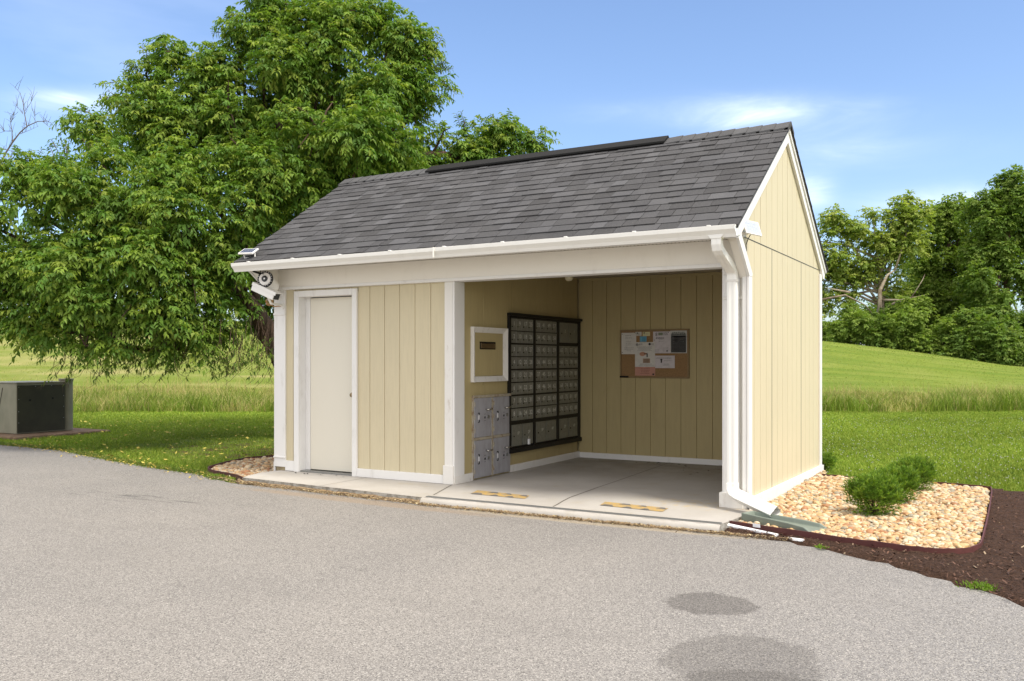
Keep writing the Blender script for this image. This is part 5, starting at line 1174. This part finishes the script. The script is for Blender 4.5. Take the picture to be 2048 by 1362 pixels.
def weed(x, y, r_, n, label):
    P = np.column_stack([rng.normal(x, r_, n), rng.normal(y, r_, n)]); a = len(P)
    z = -.05; bb = np.column_stack([P, np.full(a, z)]); d = rng.normal(0, .5, (a, 3)); d[:, 2] = rng.uniform(.4, 1, a)
    o = leaf_mesh('weed', bb, d, rand_dir(a), rng.uniform(.02, .05, a), rng.uniform(.006, .011, a), np.array([(.16, .26, .03)])*rng.uniform(.7, 1.2, (a, 1)), M['leaf'], None); tag(o, label, 'weed', 'weeds along the drive edge', 'stuff')
weed(1.93, -1.80, .045, 260, 'bright weed tuft on the mulch at the drive edge, lower right'); weed(.86, -1.13, .02, 60, 'tiny weed in the mulch in front of the red brown edging'); weed(-6.25, -.50, .05, 160, 'weed tuft beside the left gravel bed at the drive edge')
def litter():
    n = 5200; x = rng.uniform(-6.3, .6, n); y = -.955-np.abs(rng.normal(0, .035, n)); y = np.where(x < -2.95, np.interp(x, [-6.3, -5.6, -4.3, -2.93], [-.50, -.70, -.80, -.89])-np.abs(rng.normal(0, .045, n)), y+.03)
    n2 = 520; x2 = rng.uniform(-12.5, -6, n2); y2 = np.interp(x2, [e[0] for e in EDGE], [e[1] for e in EDGE])+rng.normal(.03, .12, n2); x = np.concatenate([x, x2]); y = np.concatenate([y, y2]); N_ = len(x)
    L = np.concatenate([rng.uniform(.004, .016, n), rng.uniform(.012, .028, n2)]); w = L*rng.uniform(.2, .5, N_); a = rng.uniform(0, 6.28, N_)
    d = np.stack([np.cos(a), np.sin(a), rng.normal(0, .25, N_)], 1); s_ = np.stack([-np.sin(a), np.cos(a), rng.normal(0, .4, N_)], 1); c = np.column_stack([x, y, np.where(x < -6, -.042, np.where(rng.random(N_) < .6, -.038, -.055))])
    V = np.stack([c-d*L[:, None], c-s_*w[:, None], c+d*L[:, None], c+s_*w[:, None]], 1).reshape(-1, 3)
    pal = np.array([(.34, .25, .12), (.26, .18, .09), (.18, .12, .07), (.46, .38, .22), (.22, .17, .1), (.10, .07, .05)]); col = pal[rng.integers(0, 6, N_)]; col[n:] = np.array([(.62, .46, .10)])*rng.uniform(.6, 1.1, (n2, 1))
    tag(arrmesh('leaf_litter', V, np.arange(4*N_).reshape(-1, 4), M['tinted'], col=np.repeat(col, 4, 0)), 'brown and yellow leaf litter along the edge of the drive', 'leaf litter', kind='stuff')
    # yellow leaves on the shaded lawn
    P, d_ = scatter_rd(420, 11.5, 19, -.64, -.30, 1); P = P[in_lawn(P)]; n = len(P); c = np.column_stack([P, terr(P[:, 0], P[:, 1])+.045]); a = rng.uniform(0, 6.28, n); L = rng.uniform(.02, .04, n)[:, None]
    dd = np.stack([np.cos(a), np.sin(a), rng.normal(0, .3, n)], 1); s_ = np.stack([-np.sin(a), np.cos(a), rng.normal(0, .5, n)], 1)*.4
    V = np.stack([c-dd*L, c-s_*L, c+dd*L, c+s_*L], 1).reshape(-1, 3); tag(arrmesh('fallen_leaves', V, np.arange(4*n).reshape(-1, 4), M['tinted'], col=np.repeat(np.array([(.55, .45, .10)])*rng.uniform(.5, 1.1, (n, 1)), 4, 0)), 'fallen yellow leaves on the lawn under the tree', 'fallen leaves', kind='stuff')
    # dark dry debris on the bay floor
    n = 90; x = np.concatenate([rng.normal(-1.0, .3, 40), rng.normal(-1.9, .3, 30), rng.normal(-4.95, .2, 20)]); y = np.concatenate([rng.normal(2.45, .22, 40), rng.normal(2.8, .06, 30), rng.normal(-.08, .035, 20)]); a = rng.uniform(0, 6.28, n); L = rng.uniform(.006, .025, n)[:, None]
    y = np.minimum(y, 2.94); c = np.column_stack([x, y, np.full(n, .006)]); dd = np.stack([np.cos(a), np.sin(a), rng.normal(0, .15, n)], 1); s_ = np.stack([-np.sin(a), np.cos(a), rng.normal(0, .2, n)], 1)*.5
    V = np.stack([c-dd*L, c-s_*L, c+dd*L, c+s_*L], 1).reshape(-1, 3); tag(arrmesh('floor_debris', V, np.arange(4*n).reshape(-1, 4), M['tinted'], col=np.full((4*n, 3), .05)), 'dry leaf crumbs on the concrete floor', 'debris', kind='stuff')
litter()
def mound():
    b = MB(); c = at(8, 716, 50); z = float(terr(c.x, c.y)); vs = [(c.x, c.y, z+.45)]; n = 20
    for k, (rr, hh) in enumerate(((.8, .35), (1.6, .05), (1.9, -.2))):
        for i in range(n): a = i*2*math.pi/n; vs.append((c.x+math.cos(a)*rr*random.uniform(.9, 1.1), c.y+math.sin(a)*rr*.8, z+hh))
    fs = [(0, 1+i, 1+(i+1)%n) for i in range(n)]+[(1+k*n+i, 1+(k+1)*n+i, 1+(k+1)*n+(i+1)%n, 1+k*n+(i+1)%n) for k in range(2) for i in range(n)]
    b.add(vs, fs); tag(b.build('mulch_mound', M['mulch'], smooth=True), 'small brown mulch mound on the far left hill', kind='structure')
mound()
